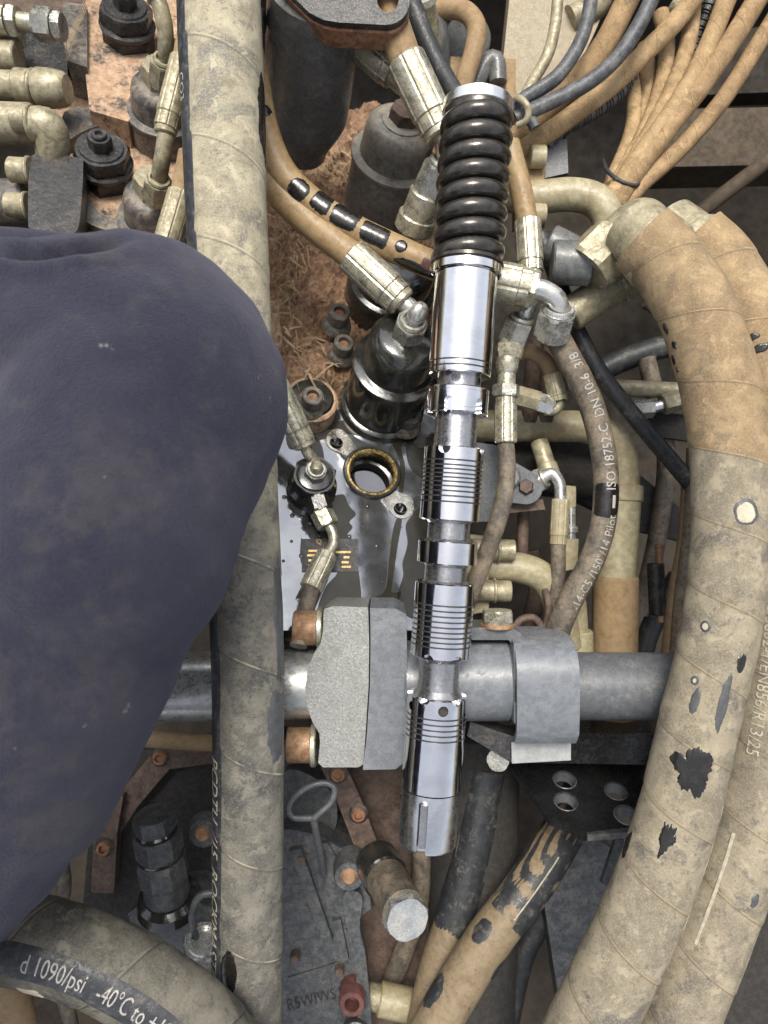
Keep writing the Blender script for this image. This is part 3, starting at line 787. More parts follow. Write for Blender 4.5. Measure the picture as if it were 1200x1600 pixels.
# hex plugs on it
def hexplug(label, x, y, h, r, extra):
    a = PL(x, y, h); k = K(a.z); r *= k
    t = thing('hex_plug', label, 'plug', a-BN*r*2.6, 'black hex plugs on the valve block')
    hexp(t, 'hex_head', 'blackclean', a, a-BN*r*.55, r, rot=.35)
    lathe(t, 'flange', 'blackclean', a-BN*r*.52, a-BN*r*.75, [(0, r*.96), (.3, r*1.04), (1, r*1.0)], seg=40)
    hexp(t, 'hex_body', 'blackclean', a-BN*r*.75, a-BN*r*2.6, r*.98, rot=.35)
    lathe(t, 'top_face', 'blackclean', a+BN*r*.06, a-BN*r*.05, [(0, 0), (0, r*.74), (1, r*.80)], seg=36)
    o = hexp(t, 'lock_nut', 'blackclean', a+BN*r*.5, a+BN*r*.04, r*.42, rot=.1)
    lathe(t, 'adjuster_screw', 'blackclean', a+BN*r*.62, a+BN*r*.2, [(.5, 0), (.5, r*.09), (.05, r*.12), (0, r*.14), (0, r*.24), (.1, r*.27), (1, r*.27)], seg=24)
hexplug('black hex plug with a small socket screw, standing on the mud-caked plate', 158, 232, 200, 44, True)
hexplug('black hex plug cut off by the top edge of the picture', 196, 12, 255, 42, False)

def endcap(label, x, y, h, L, r, m, rim=True, group='round black end caps on the valve block'):
    a = PL(x, y, h); r *= K(a.z)
    t = thing('end_cap', label, 'end cap', a-BN*L, group)
    lathe(t, 'cap_body', m, a-BN*L, a, [(0, r*1.0), (.50, r*1.0), (.62, r*.99), (.645, r*.96), (.66, r*.86), (.88, r*.83), (.94, r*.79), (.98, r*.70), (1, r*.60), (1, 0)], seg=56)
    if rim: lathe(t, 'rim', m, a-BN*L*.40, a-BN*L*.345, [(0, r*.98), (.25, r*1.06), (.7, r*1.05), (1, r*.92)], seg=56)
    return t, a, r
# ------------------------------------------------------------------ pilot hoses with elbows, beside the big left hose
t, a, r = endcap('black end cap under the upper pale elbow left of the big hose', 252, 128, 250, 170, 58, 'blackpaint')
hexp(t, 'adapter', 'zincdust', a+BN*34, a-BN*4, r*.50)
t, a, r = endcap('black end cap under the lower pale elbow, above the knee', 240, 300, 215, 170, 58, 'blackpaint')
hexp(t, 'adapter', 'zincdust', a+BN*34, a-BN*4, r*.50)
def pilot(label, fer, colr, el, nt_, r, rf, m='zincdust', hs=None, hm='tan', fm=None, elm=None, rot=.2, lip=True):
    """hose assembly: hose -> ferrule -> collar -> bent pipe -> nut"""
    t = thing('hose_assembly', label, 'hose fitting', Q(nt_[1]), 'crimped hose ends with bent pipes')
    ferrule(t, fer[0], fer[1], rf, fm or m)
    if colr: collar(t, colr[0], colr[1], rf*.86, m)
    tube(t, 'elbow', elm or m, el, r, seg=18, step=3)
    nut(t, nt_[0], nt_[1], nt_[2], m, rot=rot, lip=lip)
    if hs: tube(t, 'hose', hm, hs, rf*.82, seg=18, lump=.02)
    return t
pilot('pale pipe elbow at the top edge, left of the big hose', ((232, -70, -50), (244, -4, -62)), ((243, -8, -62), (245, 4, -64)),
      [(245, -2, -64), (251, 12, -68), (258, 45, -80), (259, 78, -100), (258, 98, -128)], ((257, 96, -112), (254, 132, -150), 22), 12.5, 17)
pilot('pale elbow and crimped sleeve coming from under the big hose', ((286, 92, -72), (259, 200, -78)), ((260, 195, -78), (258, 210, -80)),
      [(259, 206, -80), (258, 222, -84), (253, 252, -98), (249, 275, -122), (248, 292, -150)], ((248, 282, -120), (244, 312, -160), 22), 13, 20, hs=[(300, 20, -70), (292, 60, -70), (286, 94, -72)])
pilot('grooved pale crimp sleeve just above the knee beside the big hose', ((284, 300, -78), (250, 415, -84)), ((251, 412, -84), (247, 424, -86)),
      [(248, 420, -86), (244, 440, -92), (238, 470, -110), (234, 500, -140)], ((234, 495, -130), (230, 520, -165), 22), 13, 21, hs=[(296, 240, -78), (288, 280, -78), (284, 302, -78)])

# ------------------------------------------------------------------ couplings in rows at the left edge
t = thing('coupling', 'topmost zinc coupling with hex nuts at the left edge', 'coupling', P(50, 38, -260), 'zinc couplings at the left edge')
Z = -235
ferrule(t, (-40, 28, Z), (13, 32, Z), 23, 'zinc'); nut(t, (16, 33, Z), (30, 34, Z), 24, 'zinc', lip=False)
cyl(t, 'pipe', 'zinc', P(30, 34, Z), P(60, 37, Z), 14*K(Z)); nut(t, (56, 37, Z), (84, 40, Z), 24, 'zinc', rot=.5, lip=False); nut(t, (85, 41, Z), (99, 42, Z), 21, 'zinc', rot=.2, lip=False)
t = thing('coupling', 'short tan coupling stub against the rough black casting', 'coupling', P(10, 88, -280), 'zinc couplings at the left edge')
cyl(t, 'sleeve', 'zincdust', P(-50, 84, -265), P(30, 90, -265), 23*K(-265)); cyl(t, 'pipe', 'zincdust', P(-50, 58, -290), P(36, 62, -290), 12*K(-290))
t = thing('coupling', 'tan coupling with a rounded end pointing at the mud plate', 'coupling', P(60, 136, -250), 'zinc couplings at the left edge')
cyl(t, 'pipe', 'zincdust', P(-50, 130, -240), P(28, 134, -240), 21*K(-240)); cyl(t, 'sleeve', 'zincdust', P(26, 134, -240), P(52, 136, -240), 25*K(-240)); cyl(t, 'lip', 'zincdust', P(51, 136, -240), P(57, 137, -240), 27*K(-240))
lathe(t, 'rounded_end', 'zincdust', P(57, 137, -240), P(106, 140, -240), [(0, 26*1.2), (.1, 29*1.2), (.5, 28.5*1.2), (.9, 25*1.2), (1, 21*1.2), (1, 0)], seg=32)
t = thing('coupling', 'largest tan coupling with a drooping round end at the left edge', 'coupling', P(50, 195, -230), 'zinc couplings at the left edge')
cyl(t, 'pipe', 'zincdust', P(-60, 190, -215), P(52, 194, -215), 30*K(-215)); cyl(t, 'stub', 'zincdust', P(22, 186, -180), P(46, 188, -180), 20*K(-180)); cyl(t, 'lip', 'zincdust', P(46, 188, -180), P(52, 188, -180), 23*K(-180))
o, T = tube(t, 'rounded_end', 'zincdust', [(50, 196, -190), (74, 198, -190), (82, 222, -205), (82, 250, -225)], [27, 27, 26, 24], seg=28)
t = thing('flange_block', 'black flange block with two tan bolts at the left edge', 'flange', P(88, 310, -230))
bprism(t, 'flange_body', 'blackclean', smoothpoly([(48, 245), (70, 240), (122, 246), (130, 258), (126, 330), (120, 360), (100, 368), (50, 362), (44, 330), (45, 270)], 3), 205, 130, bev=6, seg=3)
for (yy, xx) in ((265, 16), (320, 12)):
    p0, p1 = P(xx, yy, -190), P(xx+28, yy+2, -190)
    b_ = capscrew(t, p0, p1, 19, 'zincdust', 'rust', 'bolt_head'); cyl(b_, 'washer', 'zincdust', p1, P(xx+34, yy+2, -190), 21.5*K(-190))
t = thing('pipe', 'dark grey pipe running into the black flange at the left edge', 'pipe', P(-10, 318, -270))
cyl(t, 'pipe_body', 'blackpaint', P(-80, 318, -250), P(52, 318, -250), 36*K(-250))
t = thing('steel_strip', 'rusty grey perforated strip beside the top of the knee', 'strip', P(50, 378, -230))
o = prism(t, 'strip_body', 'rustplate', [(2, 378), (8, 368), (80, 366), (98, 376), (98, 392), (0, 396)], -205, 8, bev=1.5)
t = thing('straw_strands', 'thin pale straw strands crossing the black boss, top left', 'straw', PL(115, 60, 200))
for i in range(4):
    tube(t, 'strand', 'straw', [PL(150-3*i, -20, 215), PL(128-3*i, 30, 222), PL(112-2*i, 62, 225), PL(102+i*2, 95, 208)], .55, seg=5, step=8)

# ------------------------------------------------------------------ mud and dry grass packed between the caps
vs, fs = [], []
nx, ny = 150, 240
for j in range(ny+1):
    for i in range(nx+1):
        x = 392 + 330*i/nx; y = 170 + 505*j/ny
        h = 28 + max(0, (430-y))*.16
        if y > 590: h -= (y-590)*.9
        if x < 452: h -= (452-x)*1.8*max(0, min(1, (y-330)/80))
        p = PL(x, y, h); q = V((p.x, p.y, 0))
        d = 30*noise.noise(q*.011) + 22*noise.noise(q*.033+V((7, 0, 0))) + 14*abs(noise.noise(q*.085)) + 7*noise.noise(q*.17) + 2*noise.noise(q*.38)
        vs.append(p + BN*d)
for j in range(ny):
    for i in range(nx):
        a = j*(nx+1)+i; fs.append((a, a+nx+1, a+nx+2, a+1))
o = build('mud', None, 'mud', vs, fs, ang=60); o['kind'] = 'stuff'; o['label'] = 'reddish brown mud packed between the black caps'; o['category'] = 'mud'
rs = random.Random(11); vs, fs = [], []
def blade(p, d, L, w, bend):
    n = 6; base = len(vs)
    side = d.cross(BN).normalized()
    up = BN
    for i in range(n+1):
        f = i/n
        c = p + d*(L*f) + up*(bend*math.sin(f*math.pi)*L*.25) + side*(math.sin(f*2.2+bend*3)*L*.08)
        ww = w*(1-.7*f)
        vs.append(c-side*ww); vs.append(c+up*ww*.7); vs.append(c+side*ww); vs.append(c-up*ww*.4)
    for i in range(n):
        for j in range(4):
            a = base+i*4+j; b = base+i*4+(j+1) % 4
            fs.append((a, b, b+4, a+4))
for i in range(330):
    cl = rs.choice(((445, 380, 28, 40), (460, 440, 26, 45), (520, 270, 34, 30), (505, 240, 40, 20), (470, 330, 45, 35), (440, 500, 22, 40), (480, 560, 25, 35), (455, 300, 20, 40)))
    x, y = rs.gauss(cl[0], cl[2]*.7), rs.gauss(cl[1], cl[3]*.7)
    if y > 470 and x > 520: continue
    p = PL(x, y, 42 + max(0, 430-y)*.16 + rs.uniform(-8, 16))
    base_a = -1.15 if cl[1] < 300 else -1.3
    an = base_a + rs.gauss(0, .75) if rs.random() < .75 else rs.uniform(0, 6.28)
    d = (BU*math.cos(an) + BV*math.sin(an) + BN*rs.uniform(-.1, .35)).normalized()
    blade(p, d, rs.uniform(16, 66), rs.choice((.4, .5, .7, 1.0, 1.5, 3.0)), rs.uniform(-.6, .9))
o = build('dry_grass', None, 'straw', vs, fs, ang=0); o['kind'] = 'stuff'; o['label'] = 'dry grass strands matted into the mud'; o['category'] = 'dry grass'

# ------------------------------------------------------------------ black canister at the top with its rusty flange
c0, c1 = P(472, 236, -395), P(497, -20, -70)
t = thing('filter_canister', 'dark grey canister hanging below a rust-edged flange at the top edge', 'canister', c0)
r0 = 74*K(-150)
lathe(t, 'canister_body', 'canister', c0, c1, [(0, r0*.60), (.06, r0*.64), (.10, r0*.70), (.24, r0*.93), (.27, r0*.95), (.275, r0*.945), (.285, r0*.98), (.30, r0*.985), (1, r0)], seg=64)
lathe(t, 'base_boss', 'canister', c0-(c1-c0).normalized()*14, c0, [(0, r0*.44), (.6, r0*.5), (1, r0*.52)], seg=40)
fl = hull(circ(530, -45, 80, 20) + circ(603, 2, 37, 24) + circ(512, -6, 36, 20) + circ(465, -40, 30, 12))
o = prism(t, 'mounting_flange', 'blackclean', fl, -20, 16, bev=5)
cut(o, [cyl(None, 'cutter', 'neck', P(606, -1, 0), P(606, -1, -80), 17*K(-30), ch=0, seg=28)])
fl2 = fl
o = prism(t, 'flange_edge', 'rust', [(600+(x-600)*.98, 800+(y-800)*.982) for x, y in fl2], -34, 42, bev=6, seg=3)
cut(o, [cyl(None, 'cutter', 'neck', P(606, -1, 0), P(606, -1, -120), 16.5*K(-30), ch=0, seg=28)])
t = thing('small_bolt', 'small dark bolt end poking out between the big hose and the canister', 'bolt', P(405, 32, -120))
cyl(t, 'bolt_head', 'blackclean', P(398, 32, -95), P(414, 33, -95), 17*K(-95)); cyl(t, 'shank', 'blackclean', P(380, 32, -95), P(399, 32, -95), 11*K(-95))

# ------------------------------------------------------------------ end caps in the middle
t, a, r = endcap('grey dusty end cap with rusty hex, behind the top of the spring', 630, 190, 260, 230, 68, 'dustycap')
hexp(t, 'rusty_hex', 'rustplate', a+BN*30, a-BN*8, r*.36); lathe(t, 'top_washer', 'dustycap', a+BN*6, a-BN*4, [(0, r*.42), (.3, r*.50), (1, r*.52)], seg=40)
t, a, r = endcap('dark end cap half hidden under the oil-blackened tan hose', 625, 405, 150, 190, 74, 'oily', rim=False)
t, a, r = endcap('glossy oil-wet black end cap left of the spool barrel', 637, 523, 235, 250, 70, 'oily')
wet_a, wet_r = a, r
lathe(t, 'foot_ring', 'oily', wet_a-BN*214, wet_a-BN*238, [(0, wet_r*1.0), (.2, wet_r*1.10), (1, wet_r*1.14)], seg=56)
for (x, y, h, lab, sz) in ((531, 486, 118, 'socket screw with rusty recess, standing highest in the mud', 17), (538, 534, 92, 'socket screw beside the flange of the glossy black cap', 16), (641, 645, 62, 'socket screw right below the glossy black cap, next to the spool', 19), (489, 617, 88, 'worn socket screw on the muddy round flange near the knee', 17)):
    a = PL(x, y, h); t = thing('socket_screw', lab, 'screw', a-BN*46, 'socket screws round the end caps')
    capscrew(t, a, a-BN*30, sz, 'blackpaint', 'rust', 'screw_head'); o = lathe(t, 'washer', 'blackpaint', a-BN*29, a-BN*46, [(0, sz*1.3), (.3, sz*1.6), (1, sz*1.8)], seg=28)
t = thing('round_flange', 'muddy round flange with black worn patches beside the knee', 'flange', PL(487, 625, 0))
c = PL(487, 622, 46)
lathe(t, 'flange_disc', 'mudplate', c, c-BN*45, [(0, 0), (0, 47), (.1, 52), (1, 54)], seg=40)
lathe(t, 'worn_ring', 'oily', c+BN*5, c-BN*6, [(0, 24), (0, 40), (.4, 44), (1, 44), (1, 24)], seg=40, ring=True)

a13 = PL(492, 742, 62)
t = thing('hex_adapter', 'oily black hex adapter between the knee and the open bore', 'adapter', a13-BN*80)
r13 = 37*K(a13.z)
hexp(t, 'hex_body', 'oily', a13, a13-BN*34, r13, rot=.3); lathe(t, 'round_base', 'oily', a13-BN*33, a13-BN*74, [(0, r13*.9), (.2, r13*1.08), (1, r13*1.12)], seg=40)
lathe(t, 'top_shoulder', 'oily', a13+BN*6, a13-BN*2, [(0, r13*.5), (.3, r13*.74), (1, r13*.82)], seg=36)
pilot('small pale hose end bending onto the black hex adapter by the knee', ((424, 588, -170), (474, 690, -200)), ((472, 686, -200), (478, 699, -203)),
      [P(475, 694, -202), P(482, 708, -206), P(491, 722, -216), a13+BN*30, a13+BN*8], (a13+BN*20, a13-BN*1, 18), 9.5, 21, 'zinc')
t = thing('hose_assembly', 'hex coupling, thin bent pipe and ferrule lying over the name plate', 'hose fitting', PL(500, 860, 10), 'crimped hose ends with bent pipes')
hexp(t, 'hex_adapter', 'oily', PL(495, 778, 46), PL(502, 800, 44), 19*K(-270), rot=.2); hexp(t, 'nut', 'zinc', PL(500, 796, 44), PL(513, 822, 42), 17*K(-270), rot=.1)
tube(t, 'elbow', 'zinc', [PL(510, 816, 42), PL(520, 832, 42), PL(521, 850, 42), PL(513, 866, 42), PL(507, 878, 42)], 8.5, seg=18, step=3)
ferrule(t, PL(485, 920, 44), PL(511, 866, 42), 18, 'zinc'); tube(t, 'hose', 'rubberdust', [PL(488, 914, 44), PL(482, 938, 45), PL(474, 970, 48), PL(466, 1010, 50)], 13.5)
t = thing('thin_cable', 'brown sheathed cable end above the upper flange bolt', 'cable', P(478, 940, -220))
tube(t, 'cable_body', 'rustplate', [(480, 925, -195), (474, 950, -190), (462, 975, -190), (452, 1000, -195)], 8, lump=.1)

# ------------------------------------------------------------------ tan hoses crossing the mud
t, T = hose('tan_hose', 'tan hose with glossy black oil patches, crossing to the spool collar', 'hose',
            [(384, 60, -120), (398, 130, -125), (412, 200, -132), (440, 268, -140), (490, 318, -145), (550, 356, -148), (610, 385, -150), (690, 420, -150), (760, 445, -165)], [24, 24, 23, 23, 22, 22, 22, 22, 22], 'tanoil', seg=24, step=4, lump=.02, zref=True)
for i, (s0, s1, th, dth) in enumerate([(124, 146, 10, .8), (262, 300, -10, .85), (306, 345, 20, 1.1), (346, 402, 20, 1.15), (404, 462, 5, .95), (474, 496, 0, .5), (480, 560, -60, .45)]):
    tpatch(t, 'oil_patch', 'oilstain', T, s0, s1, math.radians(th), dth, i+120, dr=.9, rough=.16, box=i in (2, 3, 4))
tpatch(t, 'red_mark', 'redring', T, 528, 545, math.radians(-30), .5, 140, dr=.8, rough=.1, box=True)
p_el = wet_a + BN*44
t = pilot('silver crimped hose end bending down onto the glossy black cap', ((549, 398, -150), (622, 466, -150)), ((620, 464, -150), (630, 474, -151)),
          [P(627, 471, -151), P(640, 480, -150), P(652, 494, -156), wet_a+BN*50+V((8, 10, 0)), wet_a+BN*24], (wet_a+BN*34, wet_a-BN*2, 27), 14, 28, 'zinc', elm='plated',
          hs=[(388, 195, -150), (408, 250, -152), (440, 305, -152), (490, 352, -152), (550, 399, -150)], hm='tanoil')
t = pilot('big pale crimped hose end slanting down beside the spring', ((633, 92, -70), (684, 200, -88)), ((682, 196, -88), (690, 214, -90)),
          [(686, 206, -90), (692, 222, -94), (694, 245, -106), (690, 270, -130)], ((690, 258, -112), (668, 305, -150), 27), 13, 31, 'zinc',
          hs=[(596, -30, -75), (612, 30, -70), (634, 95, -70)], hm='tan')
cyl(t, 'adapter', 'zinc', P(668, 300, -145), P(648, 352, -190), 27*K(-165)); cyl(t, 'base_ring', 'zinc', P(654, 335, -178), P(645, 360, -200), 31*K(-180))
t = thing('hose_assembly', 'grooved pale crimp sleeve tucked behind the canister flange', 'hose fitting', P(600, 100, -180), 'crimped hose ends with bent pipes')
ferrule(t, (562, 62, -150), (618, 112, -150), 30, 'zinc'); collar(t, (616, 110, -150), (640, 132, -152), 22)
t, T = hose('rubber_hose', 'plain black rubber hose running down to the spring seat', 'hose', [(628, -40, -95), (645, 10, -100), (664, 60, -105), (690, 112, -112), (722, 165, -125), (760, 220, -150)], 15, 'rubber')
t = thing('pipe_fitting', 'zinc pipe fitting standing at the top edge beside the black hose', 'fitting', P(665, 30, -200))
lathe(t, 'fitting_body', 'zinc', P(658, -10, -120), P(672, 70, -200), [(0, 0), (.0, 12*1.1), (.02, 22*1.1), (.14, 24*1.1), (.18, 20*1.1), (.6, 21*1.1), (1, 20*1.1)], seg=28)
lathe(t, 'stem', 'canister', P(680, 20, -210), P(688, 110, -260), [(0, 12), (.2, 21), (.8, 22), (1, 16)], seg=24)
t, T = hose('tan_hose', 'tan hose bent in a hook above the spring', 'hose', [(640, 30, -230), (685, 16, -210), (722, 16, -195), (744, 40, -185), (740, 80, -185), (726, 125, -190), (718, 165, -200)], 15, 'tan')
t = thing('mounting_block', 'brown painted steel block behind the spring seat', 'block', P(770, 120, -330))
prism(t, 'block_body', 'tan', [(700, 88), (806, 92), (806, 215), (700, 215)], -255, 90, bev=4)
lathe(t, 'round_boss', 'canister', P(730, 62, -260), P(728, 70, -330), [(0, 0), (0, 42), (.2, 46), (1, 46)], seg=36)
tube(t, 'pipe_bend', 'canister', [(735, 150, -245), (760, 100, -245), (775, 96, -245), (778, 130, -245)], 14)

# ------------------------------------------------------------------ flange joint and the grey cross pipe
ZP = -112
t = thing('cross_pipe', 'grey cross pipe running under the spool between flange and big hoses', 'pipe', P(760, 1070, -170))
cyl(t, 'thick_collar', 'greypaint', P(630, 1064, ZP), P(794, 1062, ZP), 62*K(ZP), ch=.06, seg=64)
cyl(t, 'pipe_body', 'darkgrey', P(790, 1071, ZP-4), P(1180, 1073, ZP-4), 52*K(ZP), seg=64)
cyl(t, 'pipe_plug', 'blackclean', P(793, 1066, ZP), P(800, 1066, ZP), 59*K(ZP), seg=48)
t = thing('steel_pipe', 'bright steel pipe passing under the thick left hose into the cast flange', 'pipe', P(380, 1072, -175))
cyl(t, 'pipe_body', 'steelpipe', P(150, 1076, -120), P(500, 1068, -120), 53*K(-120), seg=64)
t = thing('split_flange', 'rough cast flange clamp with two rusty bolts, left of the spool', 'flange', P(530, 1075, -230))
zt = -58
out = [(575, 949), (520, 947), (506, 952), (504, 990), (501, 1005), (490, 1022), (481, 1045), (477, 1072), (480, 1105), (489, 1130), (499, 1146), (500, 1160), (497, 1192), (505, 1199), (560, 1199), (568, 1194), (571, 1150), (576, 1072), (577, 1000)]
o = prism(t, 'cast_half', 'cast', out, zt, 165, bev=8, seg=4)
prism(t, 'flange_pad', 'greypaint', [(578, 950), (618, 951), (635, 960), (637, 1072), (633, 1190), (618, 1202), (567, 1203), (573, 1150), (578, 1072), (579, 1000)], zt+8, 168, bev=13, seg=5)
for (x0, y0) in ((459, 981), (449, 1164)):
    p0, p1 = P(x0, y0, -95), P(x0+37, y0, -95)
    b_ = lathe(t, 'bolt', 'copper', p0, p1, [(.5, 0), (.5, 15), (0, 17), (0, 27), (.06, 29.5), (1, 29.5)], seg=64, flute=(32, .02), ang=60)
    cyl(b_, 'washer', 'zinc', p1, P(x0+46, y0, -95), 33*K(-95), ch=.05)
t = thing('clamp_bracket', 'bent grey steel clamp strap hooked over the cross pipe', 'bracket', P(845, 1060, -180))
# strap: a bent plate, seen from above: runs along the pipe and turns down over its lower side
def bent(parent, name, m, path, w, th):
    """plate of thickness th swept: path of (Y, Z) units, extruded along X from w0 to w1"""
    x0, x1 = w; n = len(path); nor = []
    for i in range(n):
        a, b = path[max(0, i-1)], path[min(n-1, i+1)]
        d = V((0, b[0]-a[0], b[1]-a[1])).normalized(); nor.append(V((0, -d.z, d.y)))
    bm = bmesh.new(); rows = []
    for i in range(n):
        c = V((0, path[i][0], path[i][1]))
        rows.append([bm.verts.new(V((x, 0, 0)) + c + nor[i]*s) for x, s in ((x0, 0), (x1, 0), (x1, th), (x0, th))])
    for i in range(n-1):
        for j in range(4): bm.faces.new((rows[i][j], rows[i][(j+1) % 4], rows[i+1][(j+1) % 4], rows[i+1][j]))
    bm.faces.new(rows[0]); bm.faces.new(rows[-1][::-1])
    return bevelled(name, parent, m, bm, 1.6, 2, 40)
# plate lying on top of the pipe, turned down at the right-hand side: arc drawn in X-Z, extruded along Y
def bentx(parent, name, m, path, yr, th, bev=1.6):
    n = len(path); bm = bmesh.new(); rows = []
    for i in range(n):
        a, b = path[max(0, i-1)], path[min(n-1, i+1)]
        d = V((b[0]-a[0], 0, b[1]-a[1])).normalized(); nr = V((-d.z, 0, d.x))
        c = V((path[i][0], 0, path[i][1]))
        rows.append([bm.verts.new(V((0, y, 0)) + c + nr*s) for y, s in ((yr[0], 0), (yr[1], 0), (yr[1], th), (yr[0], th))])
    for i in range(n-1):
        for j in range(4): bm.faces.new((rows[i][j], rows[i][(j+1) % 4], rows[i+1][(j+1) % 4], rows[i+1][j]))
    bm.faces.new(rows[0]); bm.faces.new(rows[-1][::-1])
    return bevelled(name, parent, m, bm, bev, 2, 40)
hx0, hx1 = (806-600)*K(-40), (903-600)*K(-40)
py = (800-1068)*K(-112)
path = [(py-76, -58), (py-60, -42), (py-20, -38), (py+20, -38), (py+40, -40), (py+60, -50), (py+72, -68), (py+76, -95), (py+76, -190)]
bent(t, 'strap', 'greypaint', path, (hx0, hx1), 10)
# the strap's upright leg beside the collar
prism(t, 'strap_leg', 'darkgrey', [(735, 981), (800, 981), (815, 990), (822, 1010), (822, 1030), (806, 1030), (803, 1010), (795, 1000), (735, 1000)], -75, 90, bev=3)
prism(t, 'strap_web', 'greypaint', [(803, 1005), (815, 1005), (815, 1130), (803, 1130)], -50, 110, bev=3)
hexp(t, 'bolt_head', 'zinc', P(777, 953, -92), P(777, 974, -92), 25*K(-92), rot=.52); cyl(t, 'bolt_washer', 'copper', P(777, 974, -92), P(777, 981, -92), 27*K(-92), ch=.05)
t = thing('angle_bracket', 'short black angle iron with a bright face painted as lit below the clamp', 'bracket', P(820, 1175, -190))
prism(t, 'angle_leg', 'blackclean', [(735, 1128), (800, 1150), (892, 1150), (892, 1160), (798, 1166), (796, 1190), (730, 1150)], -92, 60, bev=1.5)
prism(t, 'lit_face', 'lit', [(799, 1160), (892, 1159), (892, 1188), (800, 1193)], -88, 50, bev=2)  # the light falling on this black face is put into its colour
prism(t, 'spacer', 'tan', [(850, 1134), (898, 1130), (894, 1152), (850, 1152)], -110, 60, bev=2)
nut(t, (778, 1188, -120), (782, 1178, -170), 19, 'zinc', name='bolt_head', lip=False)
# ------------------------------------------------------------------ black perforated step bracket
t = thing('perforated_bracket', 'black step bracket with embossed oval holes, lower right of the cross pipe', 'bracket', P(920, 1220, -330))
def zb(y): return -330 + (y-1190)*1.35       # the plate stands steeply, so that its round holes look flat
poly = [(795, 1195), (835, 1188), (1095, 1188), (1095, 1298), (1010, 1302), (925, 1302), (916, 1308), (895, 1297), (880, 1290), (860, 1283)]
p3 = [P(x, y, zb(y)) for x, y in poly]
pn = (p3[2]-p3[1]).cross(p3[3]-p3[2]).normalized()
if pn.z < 0: pn = -pn
o = solid(t, 'step_plate', 'blackgloss', p3, pn*(-12), bev=2)
holes = [(882, 1220), (962, 1238), (884, 1254), (978, 1275), (1030, 1216)]
cut(o, [cyl(None, 'cutter', 'neck', P(x, y, zb(y))+pn*20, P(x, y, zb(y))-pn*40, 17*K(-260), ch=0, seg=28) for x, y in holes])
for x, y in holes:
    a = P(x, y, zb(y)); k = K(-260)
    lathe(t, 'hole_rim', 'darkgrey', a+pn*4, a-pn*20, [(0, 17.5*k), (.1, 20*k), (.3, 21.5*k), (.34, 18*k), (1, 15*k), (1, 14*k), (.25, 16.5*k)], seg=32, ring=True)
prism(t, 'upright_wall', 'blackgloss', [(890, 1146), (1075, 1146), (1075, 1196), (830, 1192), (850, 1182), (890, 1178)], -215, 120, bev=8, seg=3)
prism(t, 'front_lip', 'engine', [(918, 1304), (1000, 1299), (1000, 1309), (918, 1314)], -172, 20, bev=1.5)
prism(t, 'stay', 'engine', [(962, 1312), (976, 1312), (962, 1400), (940, 1380)], -260, 12, bev=2)

# ------------------------------------------------------------------ hose assemblies right of the spool
t = thing('hose_assembly', 'upright pale crimped hose end right of the spool collar', 'hose fitting', P(825, 430, -140), 'crimped hose ends with bent pipes')
tube(t, 'hose', 'tanoil', [(795, 225, -130), (806, 265, -128), (815, 300, -126), (824, 350, -125)], 17)
ferrule(t, (824, 345, -125), (829, 425, -120), 21, 'zinc'); collar(t, (829, 420, -120), (830, 440, -119), 17)
tube(t, 'elbow', 'plated', [(830, 434, -119), (830, 452, -120), (828, 475, -122), (820, 494, -128), (815, 508, -145)], 11.5, seg=18, step=3)
nut(t, (814, 500, -126), (800, 535, -150), 24, 'zinc', rot=.3)
cyl(t, 'adapter', 'zincdust', P(801, 532, -148), P(794, 558, -150), 21*K(-150))
t = thing('hose_assembly', 'sideways crimped hose end with bright bend at the spool collar', 'hose fitting', P(800, 445, -110), 'crimped hose ends with bent pipes')
ferrule(t, (742, 432, -78), (826, 449, -72), 31, 'zinc', n=6); hexp(t, 'shoulder', 'zinc', P(824, 449, -72), P(836, 452, -72), 31*K(-72))
tube(t, 'elbow', 'plated', [(834, 450, -72), (850, 454, -72), (868, 466, -76), (875, 484, -88), (873, 502, -112)], 15.5, seg=22, step=3)
nut(t, (872, 486, -92), (862, 524, -130), 31, 'plated', rot=.2)
t, T = hose('pilot_hose', 'dark hose printed ISO 18752-C, hanging right of the spool', 'hose',
            [(858, 500, -140), (878, 540, -142), (905, 590, -145), (928, 645, -148), (943, 710, -150), (947, 770, -150), (940, 830, -152), (920, 885, -156), (893, 935, -160), (872, 985, -170), (862, 1040, -190)], 19.5, 'rubberdust', seg=28, step=4, lump=.015, zref=True)
tpatch(t, 'damp_band', 'oilstain', T, 305, 372, math.radians(-10), 1.3, 7, dr=.7, rough=.1, box=True)
Lp = T.L
ttext(t, 'print', T, 'ISO 18752-C  DN 10-6  3/8', 322, 24, math.radians(8), -1, .92, dr=.9)
ttext(t, 'print', T, '-14-C5 /150\u00b0/14 Pilot', 540, 22, math.radians(20), -1, .92, dr=.9)
tstripe(t, 'print_bar', 'print', T, 330, 352, math.radians(12), math.radians(30), dr=.9)
t = thing('hose_assembly', 'straight zinc hose end with two hex nuts beside the spool ring', 'hose fitting', P(790, 640, -140), 'crimped hose ends with bent pipes')
ZH = -92
lathe(t, 'coupling', 'zinc', P(795, 538, ZH), P(791, 590, ZH), [(0, 20), (.05, 22.5), (.25, 22.5), (.35, 20), (.75, 19), (.8, 14), (1, 14)], seg=6, ang=20)
lathe(t, 'cone', 'zinc', P(793, 560, ZH), P(791, 585, ZH), [(0, 20), (.7, 19), (1, 15)], seg=28)
cyl(t, 'neck', 'zinc', P(792, 582, ZH), P(791, 606, ZH), 14*K(ZH)); nut(t, (791, 602, ZH), (790, 620, ZH), 22, 'zinc', rot=.1, lip=False)
ferrule(t, (790, 692, ZH), (790, 618, ZH), 17.5, 'zinc')
